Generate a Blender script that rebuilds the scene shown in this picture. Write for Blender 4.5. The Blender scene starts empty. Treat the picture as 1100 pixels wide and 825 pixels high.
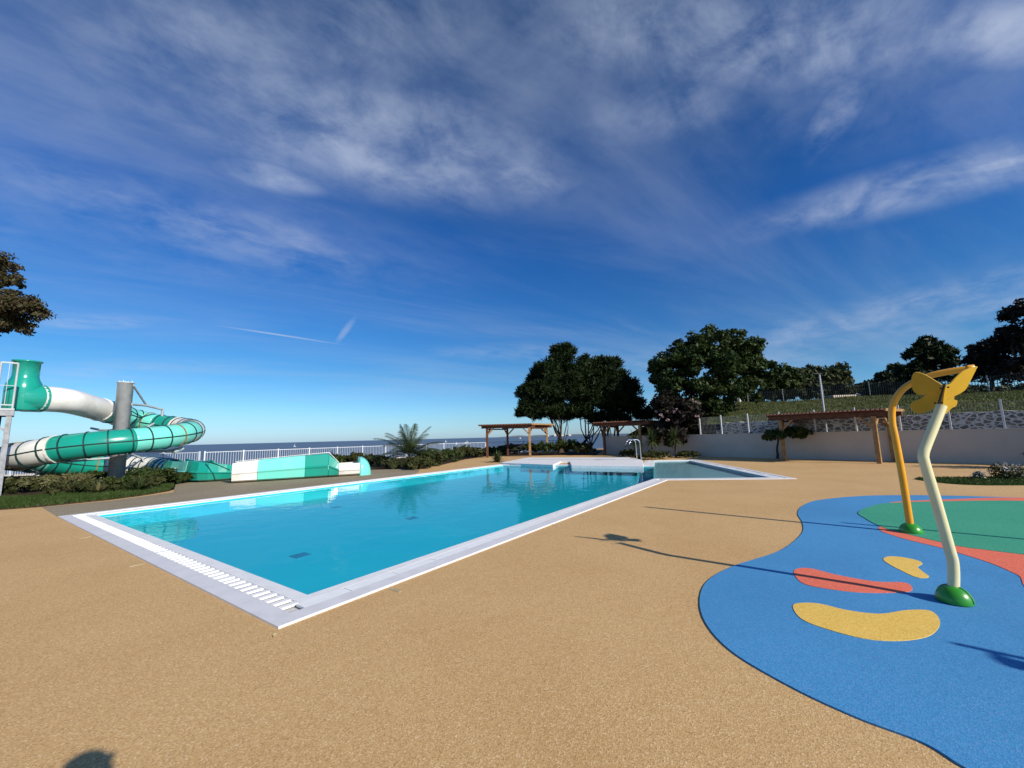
import bpy, bmesh, math, random
import numpy as np
from mathutils import Vector, Matrix
random.seed(7); rng = np.random.default_rng(7)
R = math.radians
S = bpy.context.scene
# ---------------------------------------------------------------- camera
F = 430.0; PITCH = R(7.5); ROLL = R(1.4); HC = 1.6
fw = Vector((0, math.cos(PITCH), math.sin(PITCH)))
r0 = Vector((1, 0, 0)); u0 = r0.cross(fw)
rt = r0*math.cos(ROLL) - u0*math.sin(ROLL); up = u0*math.cos(ROLL) + r0*math.sin(ROLL)
cam = bpy.data.cameras.new('camera'); co = bpy.data.objects.new('camera', cam)
S.collection.objects.link(co); S.camera = co
cam.sensor_width = 36; cam.lens = F/1100*36; cam.clip_end = 30000; cam.clip_start = .02
co.matrix_world = Matrix(((rt.x, up.x, -fw.x, 0), (rt.y, up.y, -fw.y, 0), (rt.z, up.z, -fw.z, HC), (0, 0, 0, 1)))
# ---------------------------------------------------------------- sun and sky
SUN_EL = R(27.5); SD = Vector((.752, -.659, 0)).normalized()      # horizontal direction towards the sun
sv = Vector((SD.x*math.cos(SUN_EL), SD.y*math.cos(SUN_EL), math.sin(SUN_EL)))
sl = bpy.data.lights.new('sun', 'SUN'); sl.energy = 4.3; sl.angle = R(.53); sl.color = (1, .93, .82)
so = bpy.data.objects.new('sun', sl); S.collection.objects.link(so)
so.rotation_euler = sv.to_track_quat('Z', 'Y').to_euler()
W = bpy.data.worlds.new('World'); S.world = W; W.use_nodes = True
S.view_settings.view_transform = 'Standard'; S.view_settings.look = 'None'
S.view_settings.exposure = 0.4; S.view_settings.gamma = 1
nt = W.node_tree; N = nt.nodes; L = nt.links; N.clear()

class NT:
    """small helper for node trees"""
    def __init__(s, t): s.t = t
    def n(s, kind, **kw):
        x = s.t.nodes.new(kind)
        for k, v in kw.items():
            if hasattr(x, k): setattr(x, k, v)
        return x
    def set(s, x, i, v):
        if hasattr(v, 'links') or isinstance(v, bpy.types.NodeSocket): s.t.links.new(v, x.inputs[i])
        else: x.inputs[i].default_value = v
    def math(s, op, a, b=0.0, c=None, clamp=False):
        x = s.n('ShaderNodeMath', operation=op, use_clamp=clamp); s.set(x, 0, a); s.set(x, 1, b)
        if c is not None: s.set(x, 2, c)
        return x.outputs[0]
    def noise(s, vec, scale, detail=6, rough=.55, dist=0, lac=2.0):
        x = s.n('ShaderNodeTexNoise'); s.set(x, 'Vector', vec); s.set(x, 'Scale', scale); s.set(x, 'Detail', detail)
        s.set(x, 'Roughness', rough); s.set(x, 'Distortion', dist); s.set(x, 'Lacunarity', lac); return x.outputs['Fac']
    def ramp(s, fac, stops, mode='LINEAR'):
        x = s.n('ShaderNodeValToRGB'); s.set(x, 0, fac); e = x.color_ramp.elements; x.color_ramp.interpolation = mode
        while len(e) < len(stops): e.new(.5)
        for el, (p, c) in zip(e, stops): el.position = p; el.color = (c if len(c) == 4 else (*c, 1))
        return x.outputs[0]
    def mix(s, fac, a, b, blend='MIX'):
        x = s.n('ShaderNodeMix', data_type='RGBA', blend_type=blend); s.set(x, 0, fac)
        s.set(x, 6, a if not isinstance(a, tuple) else (*a[:3], 1)); s.set(x, 7, b if not isinstance(b, tuple) else (*b[:3], 1))
        return x.outputs[2]
    def smooth(s, v, a, b):
        x = s.n('ShaderNodeMapRange', interpolation_type='SMOOTHSTEP'); s.set(x, 0, v); s.set(x, 1, a); s.set(x, 2, b); return x.outputs[0]

w = NT(nt)
sky = w.n('ShaderNodeTexSky', sky_type='NISHITA'); sky.sun_disc = False
sky.sun_elevation = SUN_EL; sky.sun_rotation = math.atan2(SD.x, SD.y)
sky.air_density = 1.0; sky.dust_density = .35; sky.ozone_density = 3.0; sky.altitude = 0
tc = w.n('ShaderNodeTexCoord'); sep = w.n('ShaderNodeSeparateXYZ'); L.new(tc.outputs['Generated'], sep.inputs[0])
X, Y, Z = sep.outputs
zz = w.math('MAXIMUM', w.math('ADD', Z, .12), .03)
cx = w.math('DIVIDE', X, zz); cy = w.math('DIVIDE', Y, zz)          # cloud layer plane
def plane(rot, sx, sy, ox=0, oy=0):
    c = w.n('ShaderNodeCombineXYZ'); L.new(cx, c.inputs[0]); L.new(cy, c.inputs[1])
    m = w.n('ShaderNodeMapping', vector_type='TEXTURE'); L.new(c.outputs[0], m.inputs[0])
    m.inputs['Rotation'].default_value = (0, 0, rot); m.inputs['Scale'].default_value = (sx, sy, 1); m.inputs['Location'].default_value = (ox, oy, 0)
    return m.outputs[0]
def blob(x0, y0, rot, a, b):                                         # soft elliptical region of the cloud layer
    c = w.n('ShaderNodeCombineXYZ'); L.new(cx, c.inputs[0]); L.new(cy, c.inputs[1])
    m = w.n('ShaderNodeMapping', vector_type='TEXTURE'); L.new(c.outputs[0], m.inputs[0])
    m.inputs['Rotation'].default_value = (0, 0, rot); m.inputs['Scale'].default_value = (a, b, 1); m.inputs['Location'].default_value = (x0, y0, 0)
    ln = w.n('ShaderNodeVectorMath', operation='LENGTH'); L.new(m.outputs[0], ln.inputs[0])
    return w.smooth(ln.outputs['Value'], 1.0, 0.15)
CLOUDS = [  # x, y, rotation, half length, half width, strength
    (0, .72, 0, 2.2, .60, .38), (-1.3, 1.3, R(30), 1.5, .6, .30), (2.2, 2.4, R(-55), 2.6, .8, .34),
    (-.35, 1.03, R(20), .85, .34, .95), (-.45, .74, R(0), .8, .20, .75), (-1.15, 1.32, R(48), .85, .30, .62), (-.80, 1.5, R(60), .45, .14, .55), (.05, 1.2, R(15), .25, .12, .9),
    (.50, .76, R(3), .75, .20, 1.0), (.40, .95, R(-10), .35, .16, .7), (.87, .96, R(72), .22, .08, .85), (-.72, 1.14, R(28), .20, .10, 1.0), (-.12, 1.22, R(5), .16, .08, .8), (1.05, .74, R(0), .35, .12, 1.0),
    (1.30, 1.22, R(-33), .65, .22, .80), (1.45, 1.10, R(-33), .25, .06, 1.0), (2.0, 2.3, R(-62), 1.5, .38, .60), (2.5, 2.0, R(-55), .9, .2, .6), (1.5, 3.2, R(-10), 1.6, .5, .5),
    (-2.15, 2.0, R(15), .5, .14, .65), (.1, 3.0, R(5), 1.1, .3, .4), (-2.6, 2.8, R(10), 1.2, .35, .4),
]
mask = None
for (a, b, c_, d, e, s_) in CLOUDS:
    v = w.math('MULTIPLY', blob(a, b, c_, d, e), s_)
    mask = v if mask is None else w.math('MAXIMUM', mask, v)
fine = w.noise(plane(R(38), .9, .4), 2.0, 10, .6, .5)
puff = w.noise(plane(R(-20), .5, .5, 3, 1), 2.6, 9, .62, .3)
broad = w.noise(plane(R(20), 1.5, 1.0, 5, 2), .9, 3, .5, .2)
tex = w.math('ADD', w.math('MULTIPLY', fine, .5), w.math('MULTIPLY', puff, .5))
tex = w.smooth(tex, .32, .70)
br = w.smooth(broad, .25, .65)
cl = w.math('MULTIPLY', w.math('MULTIPLY', tex, mask), w.math('ADD', w.math('MULTIPLY', br, .5), .5))
veil = w.math('MULTIPLY', w.smooth(w.noise(plane(R(30), 3.2, .8, 1, 7), 1.2, 7, .6, .4), .38, .78), .30)
veil = w.math('MULTIPLY', veil, w.smooth(Z, .0, .12))
# condensation trail, short and bent
def trail(x0, y0, rot, a, b, s_): return w.math('MULTIPLY', blob(x0, y0, rot, a, b), s_)
tr = w.math('MAXIMUM', trail(-1.40, 2.42, R(42), .42, .022, .8), trail(-1.03, 2.42, R(-55), .30, .032, .5))
tr = w.math('MULTIPLY', tr, w.math('ADD', fine, .35))
cl = w.math('ADD', w.math('ADD', cl, veil), tr, clamp=True)
cl = w.math('MULTIPLY', cl, .72)
hs = w.n('ShaderNodeHueSaturation'); L.new(sky.outputs[0], hs.inputs['Color']); hs.inputs['Saturation'].default_value = 1.22; hs.inputs['Value'].default_value = 1.0
tint = w.ramp(Z, [(0.0, (.60, .87, 1.52)), (.05, (.56, .86, 1.22)), (.15, (.42, .75, 1.0)), (.45, (.30, .67, 1.06)), (.8, (.52, .72, .90))])
skyc = w.mix(1.0, hs.outputs[0], tint, 'MULTIPLY')
cm = w.mix(cl, skyc, (4.6, 5.3, 6.7))
bg = w.n('ShaderNodeBackground'); L.new(cm, bg.inputs[0]); bg.inputs[1].default_value = .085
wo = w.n('ShaderNodeOutputWorld'); L.new(bg.outputs[0], wo.inputs[0])

# ---------------------------------------------------------------- pixel rays -> real places on the ground (used to lay things out)
def ray(x, y): return (rt*(x-550) + up*(412.5-y) + fw*F).normalized()
def g(x, y, z=0.0):
    d = ray(x, y); t = (z-HC)/d.z; p = Vector((0, 0, HC)) + d*t; return Vector((p.x, p.y, z))
def at(x, y, Yd):
    d = ray(x, y); return Vector((0, 0, HC)) + d*(Yd/d.y)

# ---------------------------------------------------------------- helpers
def link(o): S.collection.objects.link(o); return o
def tag(o, label=None, cat=None, group=None, kind=None):
    if label: o['label'] = label
    if cat: o['category'] = cat
    if group: o['group'] = group
    if kind: o['kind'] = kind
    return o
def empty(name, loc=(0, 0, 0), rz=0, **kw):
    o = link(bpy.data.objects.new(name, None)); o.location = loc; o.rotation_euler = (0, 0, rz); o.empty_display_size = .2
    return tag(o, **kw)

class MB:
    def __init__(s): s.v = []; s.f = []; s.sm = []
    def add(s, vs, fs, smooth=False):
        b = len(s.v); s.v += [tuple(v) for v in vs]; s.f += [tuple(i+b for i in f) for f in fs]; s.sm += [smooth]*len(fs); return s
    def box(s, c, size, rz=0, mat=None):
        hx, hy, hz = size[0]/2, size[1]/2, size[2]/2
        M = mat or Matrix.Rotation(rz, 3, 'Z')
        vs = [Vector(c) + M @ Vector((x*hx, y*hy, z*hz)) for z in (-1, 1) for x, y in ((-1, -1), (1, -1), (1, 1), (-1, 1))]
        return s.add(vs, [(3, 2, 1, 0), (4, 5, 6, 7), (0, 1, 5, 4), (1, 2, 6, 5), (2, 3, 7, 6), (3, 0, 4, 7)])
    def bar(s, a, b, wd, ht, upv=(0, 0, 1)):
        a, b = Vector(a), Vector(b); d = (b-a); ln = d.length; d.normalize(); u_ = Vector(upv)
        sd = d.cross(u_)
        if sd.length < 1e-4: sd = d.cross(Vector((1, 0, 0)))
        sd.normalize(); u_ = sd.cross(d)
        M = Matrix((d, sd, u_)).transposed()
        return s.box((a+b)/2, (ln, wd, ht), mat=M)
    def tube(s, pts, rad, n=10, caps=True, smooth=True, upv=(0, 0, 1)):
        pts = [Vector(p) for p in pts]; m = len(pts)
        if not hasattr(rad, '__len__'): rad = [rad]*m
        vs = []; prev = None
        for i, p in enumerate(pts):
            t = (pts[min(i+1, m-1)] - pts[max(i-1, 0)]).normalized()
            a = Vector(upv) if prev is None else prev
            a = a - t*a.dot(t)
            if a.length < 1e-4: a = Vector((1, 0, 0)) - t*t.x
            a.normalize(); prev = a; b = t.cross(a)
            vs += [p + (a*math.cos(k*2*math.pi/n) + b*math.sin(k*2*math.pi/n))*rad[i] for k in range(n)]
        fs = [(i*n+k, i*n+(k+1) % n, (i+1)*n+(k+1) % n, (i+1)*n+k) for i in range(m-1) for k in range(n)]
        s.add(vs, fs, smooth)
        if caps:
            s.add(vs[:n], [tuple(reversed(range(n)))]); s.add(vs[-n:], [tuple(range(n))])
        return s
    def prism(s, poly, z0, z1):
        n = len(poly); vs = [(p[0], p[1], z0) for p in poly] + [(p[0], p[1], z1) for p in poly]
        return s.add(vs, [tuple(range(n-1, -1, -1)), tuple(range(n, 2*n))] + [(i, (i+1) % n, n+(i+1) % n, n+i) for i in range(n)])
    def ring(s, outer, inner, z0, z1):                              # closed frame between two polygons of equal length
        n = len(outer); vs = [(p[0], p[1], z) for z in (z0, z1) for P in (outer, inner) for p in P]
        fs = []
        for i in range(n):
            j = (i+1) % n
            fs += [(2*n+i, 2*n+j, 3*n+j, 3*n+i), (i, n+i, n+j, j), (i, j, 2*n+j, 2*n+i), (n+i, 3*n+i, 3*n+j, n+j)]
        return s.add(vs, fs)
    def lathe(s, prof, c=(0, 0, 0), n=24, smooth=True):
        vs = [(c[0]+r*math.cos(k*2*math.pi/n), c[1]+r*math.sin(k*2*math.pi/n), c[2]+z) for r, z in prof for k in range(n)]
        return s.add(vs, [(i*n+k, i*n+(k+1) % n, (i+1)*n+(k+1) % n, (i+1)*n+k) for i in range(len(prof)-1) for k in range(n)], smooth)
    def build(s, name, mat, parent=None, bevel=0, weld=True):
        me = bpy.data.meshes.new(name); me.from_pydata(s.v, [], s.f); me.update()
        me.polygons.foreach_set('use_smooth', s.sm)
        me.materials.append(mat); o = link(bpy.data.objects.new(name, me))
        bm = bmesh.new(); bm.from_mesh(me); bmesh.ops.recalc_face_normals(bm, faces=bm.faces); bm.to_mesh(me); bm.free()
        if bevel:
            b = o.modifiers.new('bevel', 'BEVEL'); b.width = bevel; b.segments = 2; b.limit_method = 'ANGLE'; b.angle_limit = R(40)
        if parent: o.parent = parent
        return o
def npmesh(name, verts, quads, mat, parent=None, smooth=False):
    me = bpy.data.meshes.new(name); nv, nf = len(verts), len(quads); k = quads.shape[1]
    me.vertices.add(nv); me.vertices.foreach_set('co', verts.astype(np.float32).ravel())
    me.loops.add(nf*k); me.loops.foreach_set('vertex_index', quads.astype(np.int32).ravel())
    me.polygons.add(nf); me.polygons.foreach_set('loop_start', np.arange(0, nf*k, k, dtype=np.int32)); me.polygons.foreach_set('loop_total', np.full(nf, k, dtype=np.int32))
    me.update(calc_edges=True); me.validate(); me.materials.append(mat)
    if smooth: me.polygons.foreach_set('use_smooth', [True]*nf)
    o = link(bpy.data.objects.new(name, me))
    if parent: o.parent = parent
    return o
def spline(P, n=8):
    P = [Vector(p) for p in P]; out = []
    for i in range(len(P)-1):
        a, b, c, d = P[max(i-1, 0)], P[i], P[i+1], P[min(i+2, len(P)-1)]
        for k in range(n):
            t = k/n
            out.append(.5*((2*b) + (c-a)*t + (2*a-5*b+4*c-d)*t*t + (3*b-a-3*c+d)*t*t*t))
    out.append(P[-1]); return out
def closed(P, n=8):
    P = [Vector(p) for p in P]; m = len(P); out = []
    for i in range(m):
        a, b, c, d = P[(i-1) % m], P[i], P[(i+1) % m], P[(i+2) % m]
        for k in range(n):
            t = k/n; out.append(.5*((2*b) + (c-a)*t + (2*a-5*b+4*c-d)*t*t + (3*b-a-3*c+d)*t*t*t))
    return out

# ---------------------------------------------------------------- materials
def mat(name, col, rough=.6, spec=.4, metal=0, var=.12, vscale=3, bump=0, bscale=40, vcol=None, coat=0):
    m = bpy.data.materials.new(name); m.use_nodes = True; t = NT(m.node_tree); bs = m.node_tree.nodes['Principled BSDF']
    tcx = t.n('ShaderNodeTexCoord').outputs['Object']
    c2 = vcol or tuple(max(0, c*(1-var*2)) for c in col)
    nz = t.noise(tcx, vscale, 6, .6)
    t.set(bs, 'Base Color', t.mix(t.smooth(nz, .35, .7), col, c2))
    t.set(bs, 'Roughness', t.math('ADD', t.math('MULTIPLY', nz, .16), rough-.08)); bs.inputs['Metallic'].default_value = metal
    bs.inputs['Specular IOR Level'].default_value = spec; bs.inputs['Coat Weight'].default_value = coat
    if bump:
        b = t.n('ShaderNodeBump'); b.inputs['Strength'].default_value = bump; b.inputs['Distance'].default_value = .01
        t.set(b, 'Height', t.noise(tcx, bscale, 5, .6)); t.set(bs, 'Normal', b.outputs[0])
    return m
def speckle(name, cols, mott, cell=150, bump=.4, rough=.85, mott2=None, spec=.3):
    """resin-bound grains or rubber crumb: many small grains of slightly different colour"""
    m = bpy.data.materials.new(name); m.use_nodes = True; t = NT(m.node_tree); bs = m.node_tree.nodes['Principled BSDF']
    oc = t.n('ShaderNodeTexCoord').outputs['Object']
    v = t.n('ShaderNodeTexVoronoi'); t.set(v, 'Vector', oc); t.set(v, 'Scale', cell)
    sepc = t.n('ShaderNodeSeparateColor'); t.set(sepc, 0, v.outputs['Color'])
    base = t.ramp(sepc.outputs[0], cols)
    big = t.noise(oc, .55, 6, .6, .3); mid = t.noise(oc, 7, 4, .7)
    c = t.mix(t.smooth(big, .35, .7), base, t.mix(1, base, mott, 'MULTIPLY'))
    c = t.mix(t.math('MULTIPLY', t.smooth(mid, .5, .8), .35), c, t.mix(1, c, mott2 or mott, 'MULTIPLY'))
    t.set(bs, 'Base Color', c); bs.inputs['Roughness'].default_value = rough; bs.inputs['Specular IOR Level'].default_value = spec
    b = t.n('ShaderNodeBump'); b.inputs['Strength'].default_value = bump; b.inputs['Distance'].default_value = .004
    t.set(b, 'Height', t.math('ADD', v.outputs['Distance'], t.math('MULTIPLY', mid, .6))); t.set(bs, 'Normal', b.outputs[0])
    return m
def leafmat(name, c1, c2, c3=None, trans=.25, scale=1.6):
    m = bpy.data.materials.new(name); m.use_nodes = True; t = NT(m.node_tree); nn = m.node_tree.nodes; bs = nn['Principled BSDF']
    oc = t.n('ShaderNodeTexCoord').outputs['Object']
    a = t.smooth(t.noise(oc, scale, 4, .6), .35, .65)
    geo = t.n('ShaderNodeNewGeometry').outputs['Random Per Island']
    c = t.mix(a, c1, c2)
    c = t.mix(t.math('MULTIPLY', geo, .7), c, c3 or tuple(x*.55 for x in c1))
    t.set(bs, 'Base Color', c); bs.inputs['Roughness'].default_value = .5; bs.inputs['Specular IOR Level'].default_value = .12
    tr_ = t.n('ShaderNodeBsdfTranslucent'); t.set(tr_, 0, c); mx = t.n('ShaderNodeMixShader'); mx.inputs[0].default_value = trans
    t.t.links.new(bs.outputs[0], mx.inputs[1]); t.t.links.new(tr_.outputs[0], mx.inputs[2]); t.t.links.new(mx.outputs[0], nn['Material Output'].inputs[0])
    return m

M = {}
M['resin'] = speckle('resin_bound_gravel', [(0, (.42, .25, .105)), (.25, (.53, .33, .138)), (.6, (.58, .37, .16)), (.88, (.64, .42, .19)), (1, (.74, .55, .32))], (.92, .89, .86), 130, .3, mott2=(.86, .82, .76))
M['grey_resin'] = speckle('grey_buff_concrete', [(0, (.20, .155, .095)), (.5, (.29, .235, .155)), (1, (.37, .31, .215))], (.88, .87, .84), 60, .25)
M['blue'] = speckle('blue_rubber', [(0, (.045, .22, .45)), (.5, (.058, .26, .52)), (.85, (.07, .30, .56)), (1, (.14, .28, .54))], (.85, .88, .9), 130, .22, mott2=(1.2, .9, .95))
M['green'] = speckle('green_rubber', [(0, (.03, .25, .14)), (.5, (.045, .32, .19)), (1, (.07, .38, .25))], (.85, .92, .95), 120, .22)
M['coral'] = speckle('coral_rubber', [(0, (.66, .12, .06)), (.5, (.78, .165, .095)), (1, (.84, .23, .15))], (.92, .9, .9), 120, .22)
M['yellow'] = speckle('yellow_rubber', [(0, (.70, .42, .07)), (.5, (.80, .51, .10)), (1, (.86, .60, .17))], (.92, .92, .9), 120, .22)
M['coping'] = mat('white_coping', (.80, .79, .78), .55, .4, var=.05, vscale=5, bump=.15, bscale=60)
M['flange'] = mat('grey_white_membrane', (.68, .67, .68), .6, .3, var=.05, vscale=4, bump=.15, bscale=30)
M['slat'] = mat('white_plastic', (.88, .87, .84), .4, .5, var=.04, vscale=9)
M['channel'] = mat('channel_grey', (.62, .62, .62), .6, .3)
M['basin'] = mat('turquoise_liner', (.005, .46, .55), .6, .3, var=.05, vscale=.6, vcol=(.008, .49, .57))
M['shallow'] = mat('pale_liner', (.36, .50, .52), .6, .3, var=.05, vscale=.6)
M['drain'] = mat('blue_grey_drain', (.006, .22, .32), .6, .3)
M['dark'] = mat('dark_rubber', (.02, .022, .026), .6, .3)
M['galv'] = mat('galvanised_steel', (.74, .75, .76), .35, .5, metal=.15, var=.08, vscale=5, bump=.1)
M['oldgalv'] = mat('weathered_galvanised_steel', (.30, .31, .33), .55, .4, metal=.1, var=.2, vscale=6)
M['paintgrey'] = mat('grey_painted_steel', (.42, .46, .48), .45, .5, var=.1)
M['pearl'] = mat('white_fibreglass', (.80, .79, .75), .25, .5, var=.05, vscale=1.4, vcol=(.66, .64, .58), coat=.3)
M['mint'] = mat('mint_fibreglass', (.16, .68, .56), .22, .5, var=.05, vscale=1.4, vcol=(.19, .62, .53), coat=.4)
M['jade'] = mat('jade_fibreglass', (.008, .30, .22), .22, .5, var=.1, vscale=1.4, vcol=(.015, .26, .20), coat=.4)
M['flange_dark'] = mat('dark_flange', (.012, .05, .05), .5, .3)
M['flange_rust'] = mat('ochre_flange', (.28, .17, .05), .6, .3)
M['cream'] = mat('cream_painted_steel', (.74, .68, .38), .3, .5, var=.04, coat=.3)
M['amber'] = mat('amber_painted_steel', (.80, .36, .008), .28, .5, var=.05, coat=.4)
M['wing'] = mat('yellow_plate', (.52, .30, .008), .45, .4, var=.06, vscale=2)
M['dome'] = mat('green_dome', (.035, .30, .02), .3, .5, var=.08, vscale=6, coat=.35)
M['bolt'] = mat('dark_bolt', (.04, .035, .03), .4, .5, metal=.6)
M['wood'] = mat('warm_timber', (.38, .22, .09), .6, .3, var=.22, vscale=5, bump=.25, bscale=26)
M['redwood'] = mat('stained_timber', (.13, .052, .028), .6, .3, var=.22, vscale=5, bump=.25)
M['wall'] = mat('rendered_wall', (.62, .54, .45), .9, .2, var=.05, vscale=.9, vcol=(.56, .49, .41), bump=.2, bscale=70)
M['picket'] = mat('white_fence_paint', (.62, .66, .72), .5, .4, var=.05)
M['whitepost'] = mat('white_post_paint', (.68, .68, .66), .5, .4, var=.08, vscale=8)
M['meshwire'] = mat('grey_wire', (.36, .37, .37), .5, .4, metal=.2)
M['darkwire'] = mat('dark_wire', (.035, .04, .04), .6, .3)
M['bark'] = mat('bark', (.085, .062, .045), .9, .2, var=.3, vscale=9, bump=.8, bscale=22)
M['chrome'] = mat('polished_steel', (.75, .76, .78), .16, .6, metal=1, var=.03)
M['soil'] = mat('bark_mulch', (.07, .048, .03), .95, .1, var=.35, vscale=14, bump=.8, bscale=60)
M['grass_soil'] = mat('turf', (.075, .09, .025), .95, .1, var=.25, vscale=.6, vcol=(.11, .115, .045), bump=.6, bscale=30)
M['lawn'] = mat('lawn_green', (.022, .06, .012), .95, .1, var=.25, vscale=3, bump=.6, bscale=60)
M['pine_leaf'] = leafmat('pine_needles', (.016, .030, .009), (.028, .045, .013), (.007, .014, .005), .08)
M['broad_leaf'] = leafmat('broad_leaves', (.030, .055, .013), (.058, .082, .020), (.014, .024, .008), .18, .5)
M['autumn_leaf'] = leafmat('brown_green_leaves', (.065, .062, .025), (.04, .05, .018), (.09, .055, .035), .2, .8)
M['hedge_leaf'] = leafmat('grey_green_leaves', (.050, .065, .024), (.080, .085, .036), (.026, .034, .015), .18, .4)
M['purple_leaf'] = leafmat('dark_purple_leaves', (.022, .014, .014), (.032, .026, .016), (.012, .010, .008), .1, .4)
M['shrub_leaf'] = leafmat('shrub_leaves', (.045, .07, .018), (.07, .095, .025), (.018, .03, .01), .2, 2)
M['olive_leaf'] = leafmat('olive_shrub_leaves', (.085, .085, .028), (.05, .065, .02), (.03, .035, .014), .2, 2)
M['palm_leaf'] = leafmat('palm_leaves', (.055, .085, .028), (.085, .11, .035), (.03, .045, .016), .2, 2)
M['straw'] = leafmat('dry_grass', (.22, .19, .09), (.12, .13, .05), (.06, .07, .03), .2, 3)
M['flower'] = leafmat('pale_pink_flowers', (.48, .30, .30), (.40, .28, .26), (.30, .2, .2), .2)
M['whiteflower'] = leafmat('white_flowers', (.55, .52, .5), (.5, .45, .45), (.4, .4, .36), .2)
M['white'] = mat('white_paint', (.8, .8, .8), .5, .4, var=.05)
M['orange_skin'] = mat('skin', (.50, .30, .21), .5, .4, var=.05)
M['shirt'] = mat('navy_cotton', (.03, .04, .08), .8, .2, bump=.2)
M['denim'] = mat('denim', (.06, .09, .16), .85, .2, bump=.2)
M['hair'] = mat('dark_brown_hair', (.03, .018, .01), .6, .3, bump=.4)

def water_mat(name, tint, rough=.012, bump=.02, bscale=1.2):
    m = bpy.data.materials.new(name); m.use_nodes = True; t = NT(m.node_tree); nn = m.node_tree.nodes; nn.remove(nn['Principled BSDF'])
    oc = t.n('ShaderNodeTexCoord').outputs['Object']
    b = t.n('ShaderNodeBump'); b.inputs['Strength'].default_value = bump; b.inputs['Distance'].default_value = .1
    t.set(b, 'Height', t.noise(oc, bscale, 3, .5, .3))
    tp = t.n('ShaderNodeBsdfTransparent'); tp.inputs[0].default_value = (*tint, 1)
    gl = t.n('ShaderNodeBsdfGlossy'); gl.inputs['Roughness'].default_value = rough; t.set(gl, 'Normal', b.outputs[0])
    dt = t.n('ShaderNodeVectorMath', operation='DOT_PRODUCT'); t.set(dt, 0, b.outputs[0]); t.set(dt, 1, t.n('ShaderNodeNewGeometry').outputs['Incoming'])
    sch = t.math('ADD', t.math('MULTIPLY', t.math('POWER', t.math('SUBTRACT', 1.0, t.math('ABSOLUTE', dt.outputs['Value']), clamp=True), 5.0), .80), .02, clamp=True)
    mx = t.n('ShaderNodeMixShader'); t.set(mx, 0, sch); t.t.links.new(tp.outputs[0], mx.inputs[1]); t.t.links.new(gl.outputs[0], mx.inputs[2])
    t.t.links.new(mx.outputs[0], nn['Material Output'].inputs[0]); return m
M['water'] = water_mat('pool_water', (.80, .97, 1.0), bump=.07, bscale=2.2)
def sea_mat():
    m = bpy.data.materials.new('sea_water'); m.use_nodes = True; t = NT(m.node_tree); bs = m.node_tree.nodes['Principled BSDF']
    oc = t.n('ShaderNodeTexCoord').outputs['Object']
    mp = t.n('ShaderNodeMapping'); t.set(mp, 0, oc); mp.inputs['Scale'].default_value = (.004, .02, 1)
    f = t.smooth(t.noise(mp.outputs[0], 1, 5, .6), .4, .65)
    t.set(bs, 'Base Color', t.mix(f, (.085, .115, .16), (.11, .14, .18))); bs.inputs['Roughness'].default_value = .45; bs.inputs['Specular IOR Level'].default_value = .25
    b = t.n('ShaderNodeBump'); b.inputs['Strength'].default_value = .8; b.inputs['Distance'].default_value = .5
    t.set(b, 'Height', t.noise(oc, .5, 4, .6)); t.set(bs, 'Normal', b.outputs[0]); return m
M['sea'] = sea_mat()
def stone_mat():
    m = bpy.data.materials.new('rubble_stone'); m.use_nodes = True; t = NT(m.node_tree); bs = m.node_tree.nodes['Principled BSDF']
    oc = t.n('ShaderNodeTexCoord').outputs['Object']
    mp = t.n('ShaderNodeMapping'); t.set(mp, 0, oc); mp.inputs['Scale'].default_value = (1.0, 1.0, 1.9)
    wn = t.n('ShaderNodeVectorMath', operation='ADD'); t.set(wn, 0, mp.outputs[0])
    nzc = t.n('ShaderNodeTexNoise'); t.set(nzc, 'Vector', oc); t.set(nzc, 'Scale', 2.2); sc = t.n('ShaderNodeVectorMath', operation='SCALE'); t.set(sc, 0, nzc.outputs['Color']); sc.inputs['Scale'].default_value = .35
    t.set(wn, 1, sc.outputs[0])
    v = t.n('ShaderNodeTexVoronoi', feature='DISTANCE_TO_EDGE'); t.set(v, 'Vector', wn.outputs[0]); t.set(v, 'Scale', 3.4)
    v2 = t.n('ShaderNodeTexVoronoi'); t.set(v2, 'Vector', wn.outputs[0]); t.set(v2, 'Scale', 3.4)
    sc2 = t.n('ShaderNodeSeparateColor'); t.set(sc2, 0, v2.outputs['Color'])
    stone = t.ramp(sc2.outputs[0], [(0, (.12, .11, .095)), (.5, (.19, .17, .14)), (1, (.30, .26, .20))])
    stone = t.mix(t.math('MULTIPLY', t.noise(oc, 14, 4, .6), .5), stone, (.05, .045, .04))
    f = t.smooth(v.outputs['Distance'], .07, .14)
    t.set(bs, 'Base Color', t.mix(f, (.58, .56, .52), stone)); bs.inputs['Roughness'].default_value = .9
    b = t.n('ShaderNodeBump'); b.inputs['Strength'].default_value = .8; b.inputs['Distance'].default_value = .04; t.set(b, 'Height', t.smooth(v.outputs['Distance'], .03, .3)); t.set(bs, 'Normal', b.outputs[0])
    return m
M['stone'] = stone_mat()

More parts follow.
